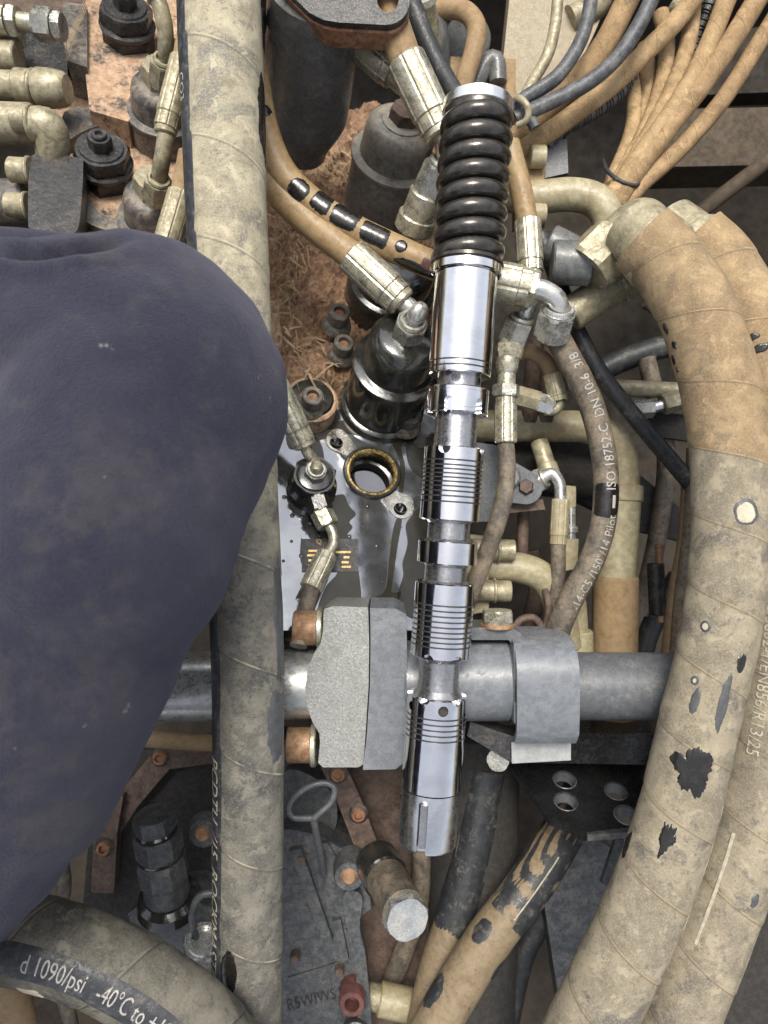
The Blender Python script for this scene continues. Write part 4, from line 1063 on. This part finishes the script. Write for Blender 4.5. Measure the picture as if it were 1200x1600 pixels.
tube(t, 'hose', 'rubberdust', [(790, 688, ZH), (792, 730, ZH), (788, 775, ZH+4), (776, 820, ZH+4), (762, 860, ZH-6), (746, 900, ZH-16), (728, 945, ZH-30), (705, 990, ZH-60)], [13, 13.5, 14, 14, 14, 14, 14, 14], seg=24, lump=.02)
t = thing('hose_assembly', 'small brown elbow hose with pale hex fitting over the cream pipe', 'hose fitting', P(850, 620, -230), 'crimped hose ends with bent pipes')
tube(t, 'hose', 'tan', [(780, 562, -210), (815, 548, -205), (848, 560, -205), (866, 590, -205)], 12)
ferrule(t, (864, 584, -205), (874, 626, -205), 17, 'zincdust'); tube(t, 'elbow', 'zincdust', [(873, 620, -205), (874, 632, -206), (866, 640, -208), (850, 640, -208)], 9)
cyl(t, 'hex_bar', 'zincdust', P(806, 618, -208), P(842, 628, -208), 17*K(-208), seg=6); hexp(t, 'hex_bar', 'plated', P(838, 627, -208), P(864, 635, -208), 16*K(-208), rot=.4)
for i, x in enumerate((835, 860)):
    tp = thing('thin_pipe', 'upright brown pipe behind the brown elbow hose, %s one' % ('left' if i == 0 else 'right'), 'pipe', P(x, 640, -300), 'upright brown pipes')
    cyl(tp, 'pipe_body', 'rustplate', P(x+2, 500, -280), P(x-8, 660, -300), 13*K(-280))
# cream pipe, elbow, sleeve and tan tube
t = thing('cream_pipe', 'cream painted pipe turning down behind the printed hose', 'pipe', P(970, 1000, -360))
tube(t, 'pipe_body', 'cream', [(690, 662, -320), (760, 665, -320), (860, 666, -320), (915, 668, -320), (955, 685, -320), (972, 720, -320), (974, 770, -320), (972, 850, -320)], 24.5, seg=40, step=5)
o = cyl(t, 'sleeve', 'cream', P(972, 762, -318), P(962, 904, -318), 30*K(-318), seg=48); cyl(t, 'sleeve_lip', 'cream', P(972, 758, -318), P(971, 784, -318), 32.5*K(-318), seg=48)
cyl(t, 'lower_tube', 'tan', P(962, 900, -322), P(958, 1180, -330), 35*K(-322), seg=48)
# bracket fittings
t = thing('hose_assembly', 'bent plated pipe and pale ferrule above the clamp strap', 'hose fitting', P(870, 900, -260), 'crimped hose ends with bent pipes')
tube(t, 'elbow', 'plated', [(846, 748, -228), (862, 740, -224), (874, 755, -222), (876, 782, -222)], 9.5, seg=18, step=3)
nut(t, (848, 748, -224), (826, 758, -236), 20, 'zinc', rot=.4)
hexp(t, 'hex_adapter', 'rustplate', P(834, 752, -234), P(816, 764, -244), 21*K(-236)); 
ferrule(t, (876, 780, -222), (872, 850, -222), 14, 'cream')
tube(t, 'hose', 'rubberdust', [(872, 846, -222), (872, 890, -222), (868, 940, -224), (860, 1000, -230)], 11.5, lump=.03)
t = thing('connector', 'pale plastic connector chain behind the bent plated pipe', 'connector', P(890, 900, -270))
prism(t, 'connector_body', 'cream', [(881, 758), (900, 760), (900, 792), (883, 792)], -255, 30, bev=4); cyl(t, 'thread', 'plated', P(892, 792, -265), P(892, 842, -265), 9); cyl(t, 'ring', 'plated', P(892, 822, -265), P(892, 832, -265), 13)
prism(t, 'tail', 'cream', [(884, 842), (904, 842), (902, 888), (884, 892)], -255, 30, bev=4)
t = thing('tee_pipe', 'dusty tan pipe stub rising behind the oval flange', 'pipe', P(845, 720, -330))
cyl(t, 'pipe_body', 'zincdust', P(842, 690, -290), P(858, 740, -270), 14*K(-280)); cyl(t, 'lip', 'zincdust', P(854, 726, -275), P(860, 744, -268), 16*K(-280))
t = thing('oval_flange', 'dark grey oval flange with two bolts right of the grooved land', 'flange', P(800, 770, -300))
prism(t, 'flange_body', 'darkgrey', hull(circ(755, 740, 40, 20) + circ(822, 762, 26, 16)), -205, 40, bev=4)
prism(t, 'block', 'darkgrey', [(735, 690), (778, 696), (778, 815), (735, 815)], -170, 90, bev=4)
lathe(t, 'dial', 'darkgrey', P(795, 745, -196), P(795, 747, -214), [(0, 0), (0, 18), (.2, 22), (1, 22)], seg=32); lathe(t, 'bolt_head', 'rustplate', P(822, 760, -194), P(822, 762, -214), [(0, 0), (0, 12), (.3, 15), (1, 15)], seg=6)
prism(t, 'shelf', 'rustplate', [(790, 786), (848, 780), (852, 796), (792, 802)], -230, 16, bev=2)
t = thing('thin_pipe', 'rusty upright rod below the oval flange', 'rod', P(815, 880, -330)); cyl(t, 'pipe_body', 'rustplate', P(818, 795, -290), P(815, 900, -300), 9*K(-290))
# cream elbow with stubs
t = thing('cream_elbow', 'cream pipe elbow with two tan bolt ends right of the narrow land', 'pipe', P(820, 900, -280))
tube(t, 'pipe_body', 'cream', [(720, 885, -240), (770, 886, -240), (815, 888, -240), (850, 905, -245), (872, 945, -255), (885, 1010, -270)], [22, 23, 24, 24, 24, 24], seg=36)
for (y, xx) in ((858, 762), (922, 756)):
    b_ = cyl(t, 'bolt', 'zincdust', P(xx-26, y, -205), P(xx+42, y+2, -205), 17*K(-205)); cyl(b_, 'washer', 'zincdust', P(xx+14, y+1, -205), P(xx+19, y+1, -205), 20*K(-205))
prism(t, 'flange', 'cream', [(735, 835), (762, 838), (764, 955), (735, 960)], -215, 50, bev=4)
t = thing('cream_pipe', 'cream pipe end standing just above the clamp strap', 'pipe', P(898, 1000, -330)); tube(t, 'pipe_body', 'cream', [(890, 920, -285), (895, 960, -285), (898, 1030, -290)], 22, seg=32); cyl(t, 'lip', 'cream', P(898, 985, -288), P(899, 1030, -290), 28*K(-288))
t, T = hose('rusty_hook', 'brown bent lifting hook above the clamp bolt', 'hook', [(800, 985, -210), (815, 968, -210), (835, 966, -210), (850, 980, -212), (858, 950, -215), (852, 920, -225)], 6, 'rustplate', seg=12)

# ------------------------------------------------------------------ large elbows feeding the two big hoses
t = thing('elbow_fitting', 'large tan hex nut and elbow feeding the left of the two big hoses', 'elbow', P(960, 400, -150))
nut(t, (918, 420, -110), (962, 376, -104), 46, 'zincdust', rot=.3, lip=False); cyl(t, 'sleeve', 'canister', P(862, 410, -125), P(924, 412, -118), 34*K(-115))
tube(t, 'elbow', 'zincdust', [(952, 388, -104), (972, 366, -96), (990, 352, -86), (1006, 350, -70), (1015, 372, -45)], [33, 34, 36, 38, 40], seg=32, step=4)
lathe(t, 'hose_socket', 'zincdust', P(985, 352, -62), P(1036, 404, -24), [(0, 44), (.05, 50), (.55, 52), (.6, 58), (.95, 60), (1, 58)], seg=48)
t = thing('elbow_fitting', 'dusty coupling just below the large tan hex nut', 'elbow', P(950, 465, -200))
cyl(t, 'sleeve', 'zincdust', P(890, 492, -180), P(985, 430, -165), 28*K(-170)); hexp(t, 'hex', 'zincdust', P(962, 444, -168), P(1012, 412, -160), 36*K(-165), rot=.2)
cyl(t, 'plug', 'canister', P(855, 380, -180), P(945, 425, -170), 30*K(-175))
t = thing('elbow_fitting', 'pale hose socket at the upper end of the right big hose', 'elbow', P(1070, 370, -140))
lathe(t, 'hose_socket', 'zincdust', P(1040, 352, -110), P(1100, 402, -70), [(0, 44), (.05, 50), (.6, 53), (.65, 58), (1, 59)], seg=48)
t = thing('cream_pipe', 'smooth cream pipe bending down right of the spring', 'pipe', P(840, 310, -260))
tube(t, 'pipe_body', 'cream', [(790, 306, -215), (840, 308, -212), (890, 304, -208), (928, 312, -204), (948, 335, -202), (955, 370, -210)], 25, seg=40, step=4)
prism(t, 'pipe_flange', 'tan', [(806, 218), (835, 215), (852, 250), (850, 300), (832, 345), (806, 350)], -220, 40, bev=6)
for y in (245, 335): cyl(t, 'flange_bolt', 'cream', P(828, y, -205), P(852, y, -205), 17*K(-205))
prism(t, 'rear_block', 'darkgrey', [(852, 215), (886, 218), (888, 270), (852, 278)], -240, 60, bev=4)

# ------------------------------------------------------------------ bundle of tan hoses, top right
bund = [
 ([(745, 275, -265), (800, 225, -250), (850, 180, -235), (900, 128, -225), (945, 68, -215), (985, -10, -210), (1010, -60, -210)], 18, 'leftmost thick tan hose of the top right bundle'),
 ([(770, 268, -235), (815, 236, -225), (860, 205, -215), (905, 172, -210), (960, 130, -205), (1010, 80, -200), (1062, 26, -200), (1110, -40, -200)], 15, 'tan hose crossing over the bundle from spring to top edge'),
 ([(985, 112, -250), (991, 165, -250), (984, 215, -245), (962, 268, -235), (945, 310, -230)], 11.5, 'short tan hose with a pale end curling inside the bundle'),
 ([(1008, 70, -275), (1012, 130, -270), (1000, 185, -260), (975, 250, -250), (955, 290, -245)], 12, 'thin tan hose deepest inside the bundle'),
 ([(1032, 20, -255), (1042, 70, -250), (1034, 130, -245), (1010, 200, -235), (970, 275, -225), (945, 315, -220)], 12.5, 'tan hose curving third from the crossing one'),
 ([(1085, -30, -240), (1078, 50, -235), (1058, 120, -230), (1018, 200, -225), (972, 280, -218), (948, 318, -215)], 13, 'tan hose rising almost straight to the top edge'),
 ([(1150, -40, -225), (1105, 75, -215), (1060, 160, -210), (1010, 230, -208), (965, 295, -205), (945, 325, -205)], 15, 'thick tan hose with a small dark spot, front of the bundle'),
 ([(1205, -40, -220), (1155, 45, -212), (1098, 130, -210), (1040, 205, -208), (988, 275, -206), (960, 320, -205)], 16.5, 'second hose from the right in the bundle'),
 ([(1240, -20, -235), (1190, 60, -230), (1130, 155, -225), (1065, 230, -220), (1000, 290, -215), (965, 335, -212)], 13.5, 'outermost right hose of the bundle'),
]
for pts, r, lab in bund:
    t, T = hose('bundled_hose', lab, 'hose', pts, r, 'wound_sand' if 'tan hose' in lab[:14] else 'wound_tan', seg=24, step=4, wrap=48+2.2*r, lump=.035, group='tan hoses of the top right bundle')
    if r == 11.5: cyl(t, 'end_fitting', 'cream', P(972, 108, -250), P(984, 128, -250), 14*K(-250))
t = thing('cable_tie', 'dark strap tying the hose bundle together', 'strap', P(972, 285, -220))
tube(t, 'strap_band', 'rubber', [(942, 250, -235), (950, 268, -205), (968, 282, -188), (990, 290, -190), (1004, 284, -212)], 3.2, seg=8)
t, T = hose('sheathed_cable', 'blue-grey cable nearest the spring, curving to the top edge', 'cable', [(790, 178, -150), (822, 152, -145), (868, 122, -140), (902, 75, -138), (920, 20, -138), (926, -40, -138)], 11, 'wire', lump=.05)
t, T = hose('sheathed_cable', 'longer blue-grey cable crossing in front of the tan bundle', 'cable', [(805, 186, -148), (845, 166, -142), (905, 138, -138), (955, 100, -136), (992, 50, -136), (1022, -10, -136), (1040, -60, -136)], 12, 'wire', lump=.05)
t, T = hose('sheathed_cable', 'short blue-grey cable end below the two cables by the spring', 'cable', [(812, 160, -150), (826, 180, -148), (836, 200, -150)], 9, 'wire', lump=.05)
t, T = hose('clear_tube', 'dirty pale plastic tube beside the blue-grey cables', 'tube', [(800, 190, -170), (830, 132, -165), (856, 85, -160), (868, 35, -158), (874, -40, -158)], 9, 'zincdust', lump=.06)
t = thing('cable_band', 'frayed tan band round the cables at the spring seat', 'band', P(818, 172, -160))
tube(t, 'band_loop', 'zincdust', [(806, 152, -130), (818, 158, -118), (826, 172, -115), (822, 188, -120), (808, 196, -130)], 5.5, seg=10, lump=.2)
t = thing('support_post', 'beige painted sheet post behind the cables at the top edge', 'post', P(830, 60, -420))
prism(t, 'post_plate', 'panel', [(868, -90), (990, -90), (925, 60), (850, 205), (800, 205), (800, 115)], -330, 40, bev=3)
prism(t, 'post_return', 'panel', [(805, -90), (868, -90), (800, 115), (786, 95)], -345, 60, bev=3)
t, T = hose('corrugated_conduit', 'ribbed grey conduit under the tan bundle', 'conduit', [(850, 225, -250), (880, 196, -245), (912, 178, -243), (955, 150, -245), (985, 120, -250)], 15, 'canister')
for i in range(26):
    s = T.L*(i+.5)/26; j = int(s/T.L*T.n); c = T.c[j]; d = T.t[j]
    lathe(t, 'rib', 'canister', c-d*1.2, c+d*1.2, [(0, 17.5), (.3, 21), (.7, 21), (1, 17.5)], seg=20)
t, T = hose('corrugated_conduit', 'black ribbed conduit among the hoses at the top right edge', 'conduit', [(1135, -60, -260), (1112, 0, -262), (1090, 50, -265), (1080, 90, -270)], 14, 'blackclean')
for i in range(18):
    s = T.L*(i+.5)/18; j = int(s/T.L*T.n); c = T.c[j]; d = T.t[j]
    lathe(t, 'rib', 'blackclean', c-d*1.5, c+d*1.5, [(0, 16), (.3, 20), (.7, 20), (1, 16)], seg=18)
for i, (pp, lab) in enumerate((([(890, 30, -330), (930, 10, -330), (945, -30, -330)], 'dusty pipe knuckle behind the left tan hose'), ([(1050, 5, -320), (1090, 35, -320), (1110, 60, -320)], 'dusty pipe stub behind the bundle at the top edge'))):
    t, T = hose('pipe_stub', lab, 'pipe', pp, 20, 'zincdust')

# ------------------------------------------------------------------ dark things deep on the right
t = thing('frame_beam', 'dark brown chassis beam deep in the upper right corner', 'beam', P(1130, 215, -800)); prism(t, 'beam_body', 'beam', [(1010, 172), (1300, 165), (1300, 255), (985, 262)], -640, 120, bev=6)
t = thing('frame_beam', 'dim brown sheet at the far right edge above the rod', 'beam', P(1150, 90, -900)); prism(t, 'beam_body', 'floor', [(1090, 60), (1300, 20), (1300, 140), (1050, 150)], -760, 60, bev=6)
t = thing('support_rod', 'thin grey rod slanting behind the big hoses, right', 'rod', P(1100, 340, -560)); cyl(t, 'rod_body', 'beam', P(1040, 372, -520), P(1260, 205, -560), 12*K(-540))
t, T = hose('rubber_hose', 'black rubber hose slanting down behind the printed hose', 'hose', [(830, 340, -230), (858, 400, -225), (890, 490, -225), (930, 570, -232), (990, 650, -245), (1070, 745, -262), (1130, 820, -280)], 13, 'rubber')
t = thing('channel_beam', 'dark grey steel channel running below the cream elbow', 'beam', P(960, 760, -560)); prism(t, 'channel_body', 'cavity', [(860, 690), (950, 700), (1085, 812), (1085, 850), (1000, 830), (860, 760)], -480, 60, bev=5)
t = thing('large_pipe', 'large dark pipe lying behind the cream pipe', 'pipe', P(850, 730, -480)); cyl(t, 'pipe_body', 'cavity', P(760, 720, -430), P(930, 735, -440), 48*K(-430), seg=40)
t = thing('pipe_coupling', 'plated coupling with a tan nipple behind the big hoses', 'coupling', P(1020, 635, -420))
cyl(t, 'pipe', 'zincdust', P(960, 606, -400), P(1090, 612, -400), 13*K(-400)); hexp(t, 'nut', 'plated', P(985, 640, -390), P(1020, 638, -390), 15*K(-390)); cyl(t, 'nipple', 'plated', P(1018, 638, -390), P(1060, 625, -390), 9*K(-390)); hexp(t, 'hex', 'zincdust', P(1035, 632, -390), P(1085, 618, -390), 17*K(-390))
t = thing('pipe_coupling', 'pale bracket plate behind the plated coupling', 'bracket', P(1060, 680, -450)); prism(t, 'plate_body', 'cavity', [(1000, 640), (1090, 650), (1085, 690), (1010, 680)], -430, 20, bev=3)
t = thing('cable_connector', 'black cable connector with orange sleeves deep on the right', 'connector', P(1030, 920, -420))
cyl(t, 'connector_body', 'blackclean', P(1024, 880, -380), P(1028, 960, -380), 13*K(-380)); cyl(t, 'orange_sleeve', 'copper', P(1030, 850, -378), P(1030, 895, -378), 6*K(-380)); cyl(t, 'orange_sleeve', 'copper', P(1030, 950, -378), P(1031, 972, -378), 6*K(-380))
t, T = hose('tan_hose', 'thin tan hose sinking behind the left big hose', 'hose', [(1075, 760, -330), (1068, 850, -330), (1055, 920, -335), (1045, 1000, -340), (1040, 1060, -345)], 10, 'tan')
t, T = hose('rubber_hose', 'grey hose close behind the left big hose', 'hose', [(1085, 700, -260), (1080, 820, -260), (1066, 930, -265), (1058, 1020, -270)], 12, 'rubberdust')
t = thing('side_panel', 'dark grey sheet panel at the lower right edge', 'panel', P(1180, 1480, -420)); prism(t, 'panel_body', 'cavity', [(1080, 1420), (1180, 1330), (1330, 1420), (1330, 1700), (1080, 1700)], -330, 20, bev=2); prism(t, 'panel_edge', 'engine', [(1186, 1340), (1330, 1420), (1330, 1438), (1182, 1352)], -322, 20, bev=2)

# ------------------------------------------------------------------ bottom: engine casting, dipstick, hoses
eng = thing('gear_housing', 'dark grey cast housing with bosses, bottom centre below the flange', 'housing', P(500, 1480, -520))
prism(eng, 'casting', 'engine', [(330, 1300), (455, 1296), (500, 1305), (540, 1330), (575, 1360), (580, 1420), (540, 1450), (560, 1500), (572, 1560), (580, 1700), (330, 1700)], -370, 160, bev=26, seg=5)
prism(eng, 'raised_rib', 'engine', smoothpoly([(538, 1395), (565, 1400), (562, 1450), (572, 1500), (580, 1620), (560, 1620), (556, 1520), (540, 1440)], 4), -345, 40, bev=6)
for (x, y) in ((545, 1370),):
    a = P(x, y, -318); lathe(eng, 'bolt_boss', 'engine', a, a+V((0, 0, -60)), [(0, 20), (0, 28), (.15, 31), (1, 36)], seg=36); lathe(eng, 'copper_bolt', 'copper', a+V((0, 0, 5)), a+V((0, 0, -20)), [(0, 0), (0, 12), (.2, 17), (1, 18)], seg=28)
a = P(550, 1570, -315); lathe(eng, 'red_ring', 'redring', a, a+V((0, 0, -60)), [(.6, 0), (.6, 15), (0, 15), (0, 24), (.1, 27), (1, 27)], seg=36)
lathe(eng, 'lower_boss', 'engine', P(555, 1620, -310), P(555, 1612, -360), [(0, 0), (0, 24), (.2, 28), (1, 28)], seg=32)
flattext(eng, 'cavity', 'R5WIWS.R', P(448, 1572, -368.6), V((.97, .24, 0)), V((-.24, .97, 0)), 34, .8)
prism(eng, 'cast_line', 'engine', [(450, 1528), (540, 1500), (542, 1504), (451, 1533)], -366, 6, bev=1)
prism(eng, 'upper_lump', 'engine', smoothpoly([(440, 1215), (470, 1205), (520, 1240), (525, 1290), (500, 1310), (440, 1300)], 4), -430, 100, bev=12)
t = thing('dipstick', 'grey wire dipstick with an open loop handle below the flange', 'dipstick', P(506, 1362, -340))
lp = [(487, 1278, -205), (462, 1278, -205), (452, 1268, -206), (456, 1250, -208), (478, 1231, -210), (505, 1223, -212), (522, 1231, -212), (518, 1252, -210), (500, 1270, -206), (489, 1279, -205)]
tube(t, 'loop_handle', 'darkgrey', lp, 5.0, seg=14, step=3); tube(t, 'stem', 'darkgrey', [(489, 1277, -205), (494, 1300, -230), (500, 1330, -270), (506, 1365, -345)], 5.6, seg=14)
def bar(label, pts, bolts, z, w=18, mt='rustplate'):
    t = thing('mounting_bar', label, 'bar', P(pts[0][0], pts[0][1], z), 'rusty mounting bars with bolts')
    for i in range(len(pts)-1):
        (x0, y0), (x1, y1) = pts[i], pts[i+1]; d = V((x1-x0, y1-y0, 0)).normalized(); q = V((-d.y, d.x, 0))*w
        prism(t, 'bar_link', mt, [(x0+q.x, y0+q.y), (x1+q.x, y1+q.y), (x1-q.x, y1-q.y), (x0-q.x, y0-q.y)], z-i*1.5, 26, bev=3)
    for (x, y) in bolts:
        a = P(x, y, z+12); b_ = lathe(t, 'bolt', 'rust', a, a+V((0, 0, -22)), [(.3, 0), (.3, 9), (0, 9), (0, 13), (.2, 16), (1, 16)], seg=24); lathe(b_, 'washer', 'blackclean', a+V((0, 0, -10)), a+V((0, 0, -16)), [(0, 17), (.3, 21), (1, 21)], seg=28)
bar('rusty bolted bar running down beside the dipstick', [(515, 1185), (545, 1250), (572, 1320), (585, 1380)], [(528, 1212), (560, 1275)], -390)
bar('rusty bolted bar between the knee and the dark hex fitting', [(175, 1240), (165, 1300), (160, 1395)], [(160, 1328)], -420)
bar('bolted bar bending behind the lower edge of the knee', [(330, 1175), (255, 1185), (200, 1250), (175, 1290)], [(248, 1186)], -440)
bar('dark bolted bar left of the dipstick loop', [(430, 1170), (470, 1230), (480, 1300)], [(462, 1240)], -470, 16, 'engine')
t = thing('stud_pipe', 'tan and black tube capped with a large zinc hex, below the spool end', 'fitting', P(585, 1350, -330))
cyl(t, 'tube_body', 'rubberdust', P(592, 1352, -330), P(632, 1425, -180), 33*K(-260)); hexp(t, 'hex_cap', 'plated', P(637, 1438, -158), P(629, 1422, -190), 37*K(-165), rot=.25)
cyl(t, 'black_sleeve', 'oily', P(588, 1345, -345), P(604, 1374, -282), 35.5*K(-310))
t, T = hose('tan_hose', 'tan hose with black oil, nearer one slanting to the bottom edge', 'hose', [(930, 1200, -480), (884, 1290, -385), (830, 1378, -310), (762, 1470, -280), (705, 1560, -268), (650, 1660, -260)], 34, 'tanlow', seg=32, step=5, lump=.02, zref=True)
for i, (s0, s1, th, dth) in enumerate([(-40, 400, 0, 2.2), (400, 450, -50, .4), (440, 485, 55, .3), (530, 600, -75, .45)]): tpatch(t, 'oil_patch', 'rubber', T, s0, s1, math.radians(th), dth, i+160, dr=.9, rough=.06 if i == 0 else .2, box=i == 0)
tstripe(t, 'print_line', 'printdim', T, 240, 370, math.radians(-8), math.radians(-4), dr=1.6)
t, T = hose('tan_hose', 'tan hose half hidden left of the other slanting oily hose', 'hose', [(760, 1200, -400), (738, 1330, -385), (712, 1430, -370), (686, 1510, -360), (668, 1590, -350), (650, 1700, -345)], 30, 'tanlow', seg=28, lump=.02, zref=True)
tpatch(t, 'oil_patch', 'rubber', T, -60, 350, math.radians(-10), 2.2, 171, dr=.9, rough=.05, box=True)
t = thing('frame_plate', 'upright dark grey frame plate behind the perforated bracket', 'frame', P(880, 1480, -560)); prism(t, 'plate_body', 'engine', [(838, 1330), (905, 1290), (960, 1330), (930, 1640), (885, 1640)], -430, 60, bev=4)
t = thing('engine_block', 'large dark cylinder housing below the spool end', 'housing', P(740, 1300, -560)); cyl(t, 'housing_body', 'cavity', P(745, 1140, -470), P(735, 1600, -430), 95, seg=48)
t = thing('rust_panel', 'brown rusty panel deep behind the zinc hex cap', 'panel', P(620, 1380, -620)); prism(t, 'panel_body', 'rustplate', [(545, 1190), (690, 1190), (700, 1620), (560, 1620)], -520, 30, bev=3)
t = thing('white_plug', 'pale grey plastic plug at the bottom edge beside the tan hoses', 'plug', P(615, 1570, -430)); cyl(t, 'plug_body', 'cream', P(592, 1560, -395), P(644, 1572, -395), 25*K(-395)); cyl(t, 'plug_tail', 'zincdust', P(570, 1556, -395), P(594, 1560, -395), 20*K(-395))
# dark hex fitting stack, lower left
t = thing('sensor_fitting', 'dark grey stacked hex fitting above the printed hose', 'fitting', P(260, 1450, -330))
a, b = P(240, 1272, -215), P(262, 1398, -250); u = (b-a)
hexp(t, 'top_nut', 'engine', a, a+u*.18, 34*K(-215), rot=.2); lathe(t, 'seal', 'oily', a+u*.18, a+u*.24, [(0, 34), (.5, 37), (1, 34)], seg=32)
hexp(t, 'middle_nut', 'engine', a+u*.23, a+u*.50, 37*K(-220), rot=.35); lathe(t, 'seal', 'oily', a+u*.49, a+u*.53, [(0, 38), (.5, 42), (1, 38)], seg=32)
hexp(t, 'lower_body', 'engine', a+u*.52, a+u*.82, 39*K(-230), rot=.2, n=8); lathe(t, 'round_base', 'engine', a+u*.80, a+u*1.06, [(0, 41), (.6, 43), (.9, 40), (1, 34)], seg=36)
lathe(t, 'base_ring', 'oily', P(262, 1396, -250), P(264, 1412, -262), [(0, 45), (.3, 56), (1, 60)], seg=40)
prism(t, 'base_block', 'engine', [(200, 1428), (220, 1412), (300, 1404), (352, 1430), (356, 1490), (300, 1505), (215, 1480)], -250, 110, bev=8)
t = thing('copper_bolt', 'copper bolt in a grey washer beside the big left hose', 'bolt', P(318, 1302, -330)); a = P(316, 1303, -300)
lathe(t, 'washer', 'engine', a, a+V((0, 0, -30)), [(0, 18), (0, 27), (.2, 30), (1, 34)], seg=32); lathe(t, 'bolt_head', 'copper', a+V((0, 0, 6)), a+V((0, 0, -18)), [(0, 0), (0, 12), (.3, 17), (1, 18)], seg=24)
t = thing('hose_clip', 'pale metal nut and ring tucked under the big left hose', 'clip', P(318, 1450, -250)); nut(t, (318, 1470, -170), (316, 1500, -210), 32, 'plated', rot=.2); tube(t, 'ring', 'engine', [(335, 1395, -175), (312, 1400, -172), (300, 1430, -172), (306, 1465, -175), (322, 1480, -178)], 6, seg=12)
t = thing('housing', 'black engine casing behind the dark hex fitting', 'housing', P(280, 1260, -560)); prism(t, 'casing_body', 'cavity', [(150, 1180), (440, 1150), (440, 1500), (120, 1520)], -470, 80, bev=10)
t, T = hose('tan_hose', 'thin tan pipe behind the thick left hose, under the bright steel pipe', 'pipe', [(200, 1152, -330), (280, 1158, -330), (350, 1160, -330), (440, 1150, -330)], 13, 'tan')
t, T = hose('thin_hose', 'thin grey hose between the knee and the printed hose', 'hose', [(40, 1270, -200), (85, 1320, -225), (100, 1375, -240), (92, 1430, -240), (70, 1500, -240), (100, 1560, -240), (120, 1640, -240)], 11, 'rubberdust')
t, T = hose('tan_hose', 'mottled tan hose end in the bottom left corner', 'hose', [(-30, 1500, -90), (10, 1540, -95), (28, 1600, -100), (40, 1680, -110)], 28, 'tan', lump=.05)
t = thing('frame_plate', 'tan frame plate under the printed hose, bottom left', 'frame', P(90, 1580, -330)); prism(t, 'plate_body', 'beam', [(30, 1500), (85, 1505), (110, 1700), (40, 1700)], -260, 40, bev=4)

# ------------------------------------------------------------------ ribs and bolts of the castings, dim hoses behind
for i, pl in enumerate(([(452, 1330), (470, 1326), (520, 1470), (505, 1476)], [(520, 1440), (532, 1436), (545, 1500), (533, 1504)], [(500, 1318), (512, 1316), (530, 1350), (518, 1356)])):
    prism(eng, 'cast_rib', 'engine', pl, -352-i*4, 30, bev=5, seg=3)
for i, (x, y) in enumerate(((470, 1345), (460, 1500), (530, 1520))):
    a = P(x, y, -350); lathe(eng, 'small_bolt', 'rustplate', a, a+V((0, 0, -26)), [(0, 0), (0, 9), (.2, 11), (1, 11)], seg=6)
pc = thing('pump_cover', 'dim grey pump cover with a ring of bolts behind the dipstick', 'pump', P(500, 1240, -640))
c = P(500, 1240, -540); lathe(pc, 'cover_disc', 'engine', c, c+V((0, 0, -60)), [(0, 0), (0, 60), (.15, 66), (.2, 100), (.4, 108), (1, 110)], seg=56)
for i in range(8):
    a = c + V((88*math.cos(i*.785+.3), 88*math.sin(i*.785+.3), 0)); lathe(pc, 'cover_bolt', 'rustplate', a+V((0, 0, 4)), a+V((0, 0, -22)), [(0, 0), (0, 9), (.2, 11), (1, 11)], seg=6)
dims = [([(1010, 560, -480), (1040, 700, -470), (1030, 820, -470), (1000, 960, -480)], 14, 'rubberdust', 'dim brown hose deep behind the printed hose'),
        ([(900, 600, -520), (980, 560, -520), (1060, 540, -520), (1140, 560, -520)], 18, 'rubber', 'dim black hose deep under the left big hose'),
        ([(1060, 900, -480), (1010, 1000, -470), (990, 1120, -460)], 16, 'rubber', 'dim black hose deep behind the cable connector'),
        ([(830, 860, -430), (840, 920, -430), (820, 1000, -430)], 14, 'rustplate', 'dim rusty pipe behind the cream elbow'),
        ([(640, 1240, -480), (660, 1330, -470), (650, 1430, -470), (610, 1540, -480)], 16, 'rubberdust', 'dim dusty hose behind the zinc hex cap'),
        ([(1010, 470, -600), (1080, 520, -600), (1160, 640, -600)], 12, 'rubberdust', 'dim thin hose deep inside the curve of the big hoses'),
        ([(880, 1390, -520), (820, 1480, -520), (790, 1600, -520)], 20, 'rubber', 'dim black hose right of the slanting oily hoses')]
for pts, r, m_, lab in dims: hose('dim_hose', lab, 'hose', pts, r, m_, group='hoses in the dark behind')
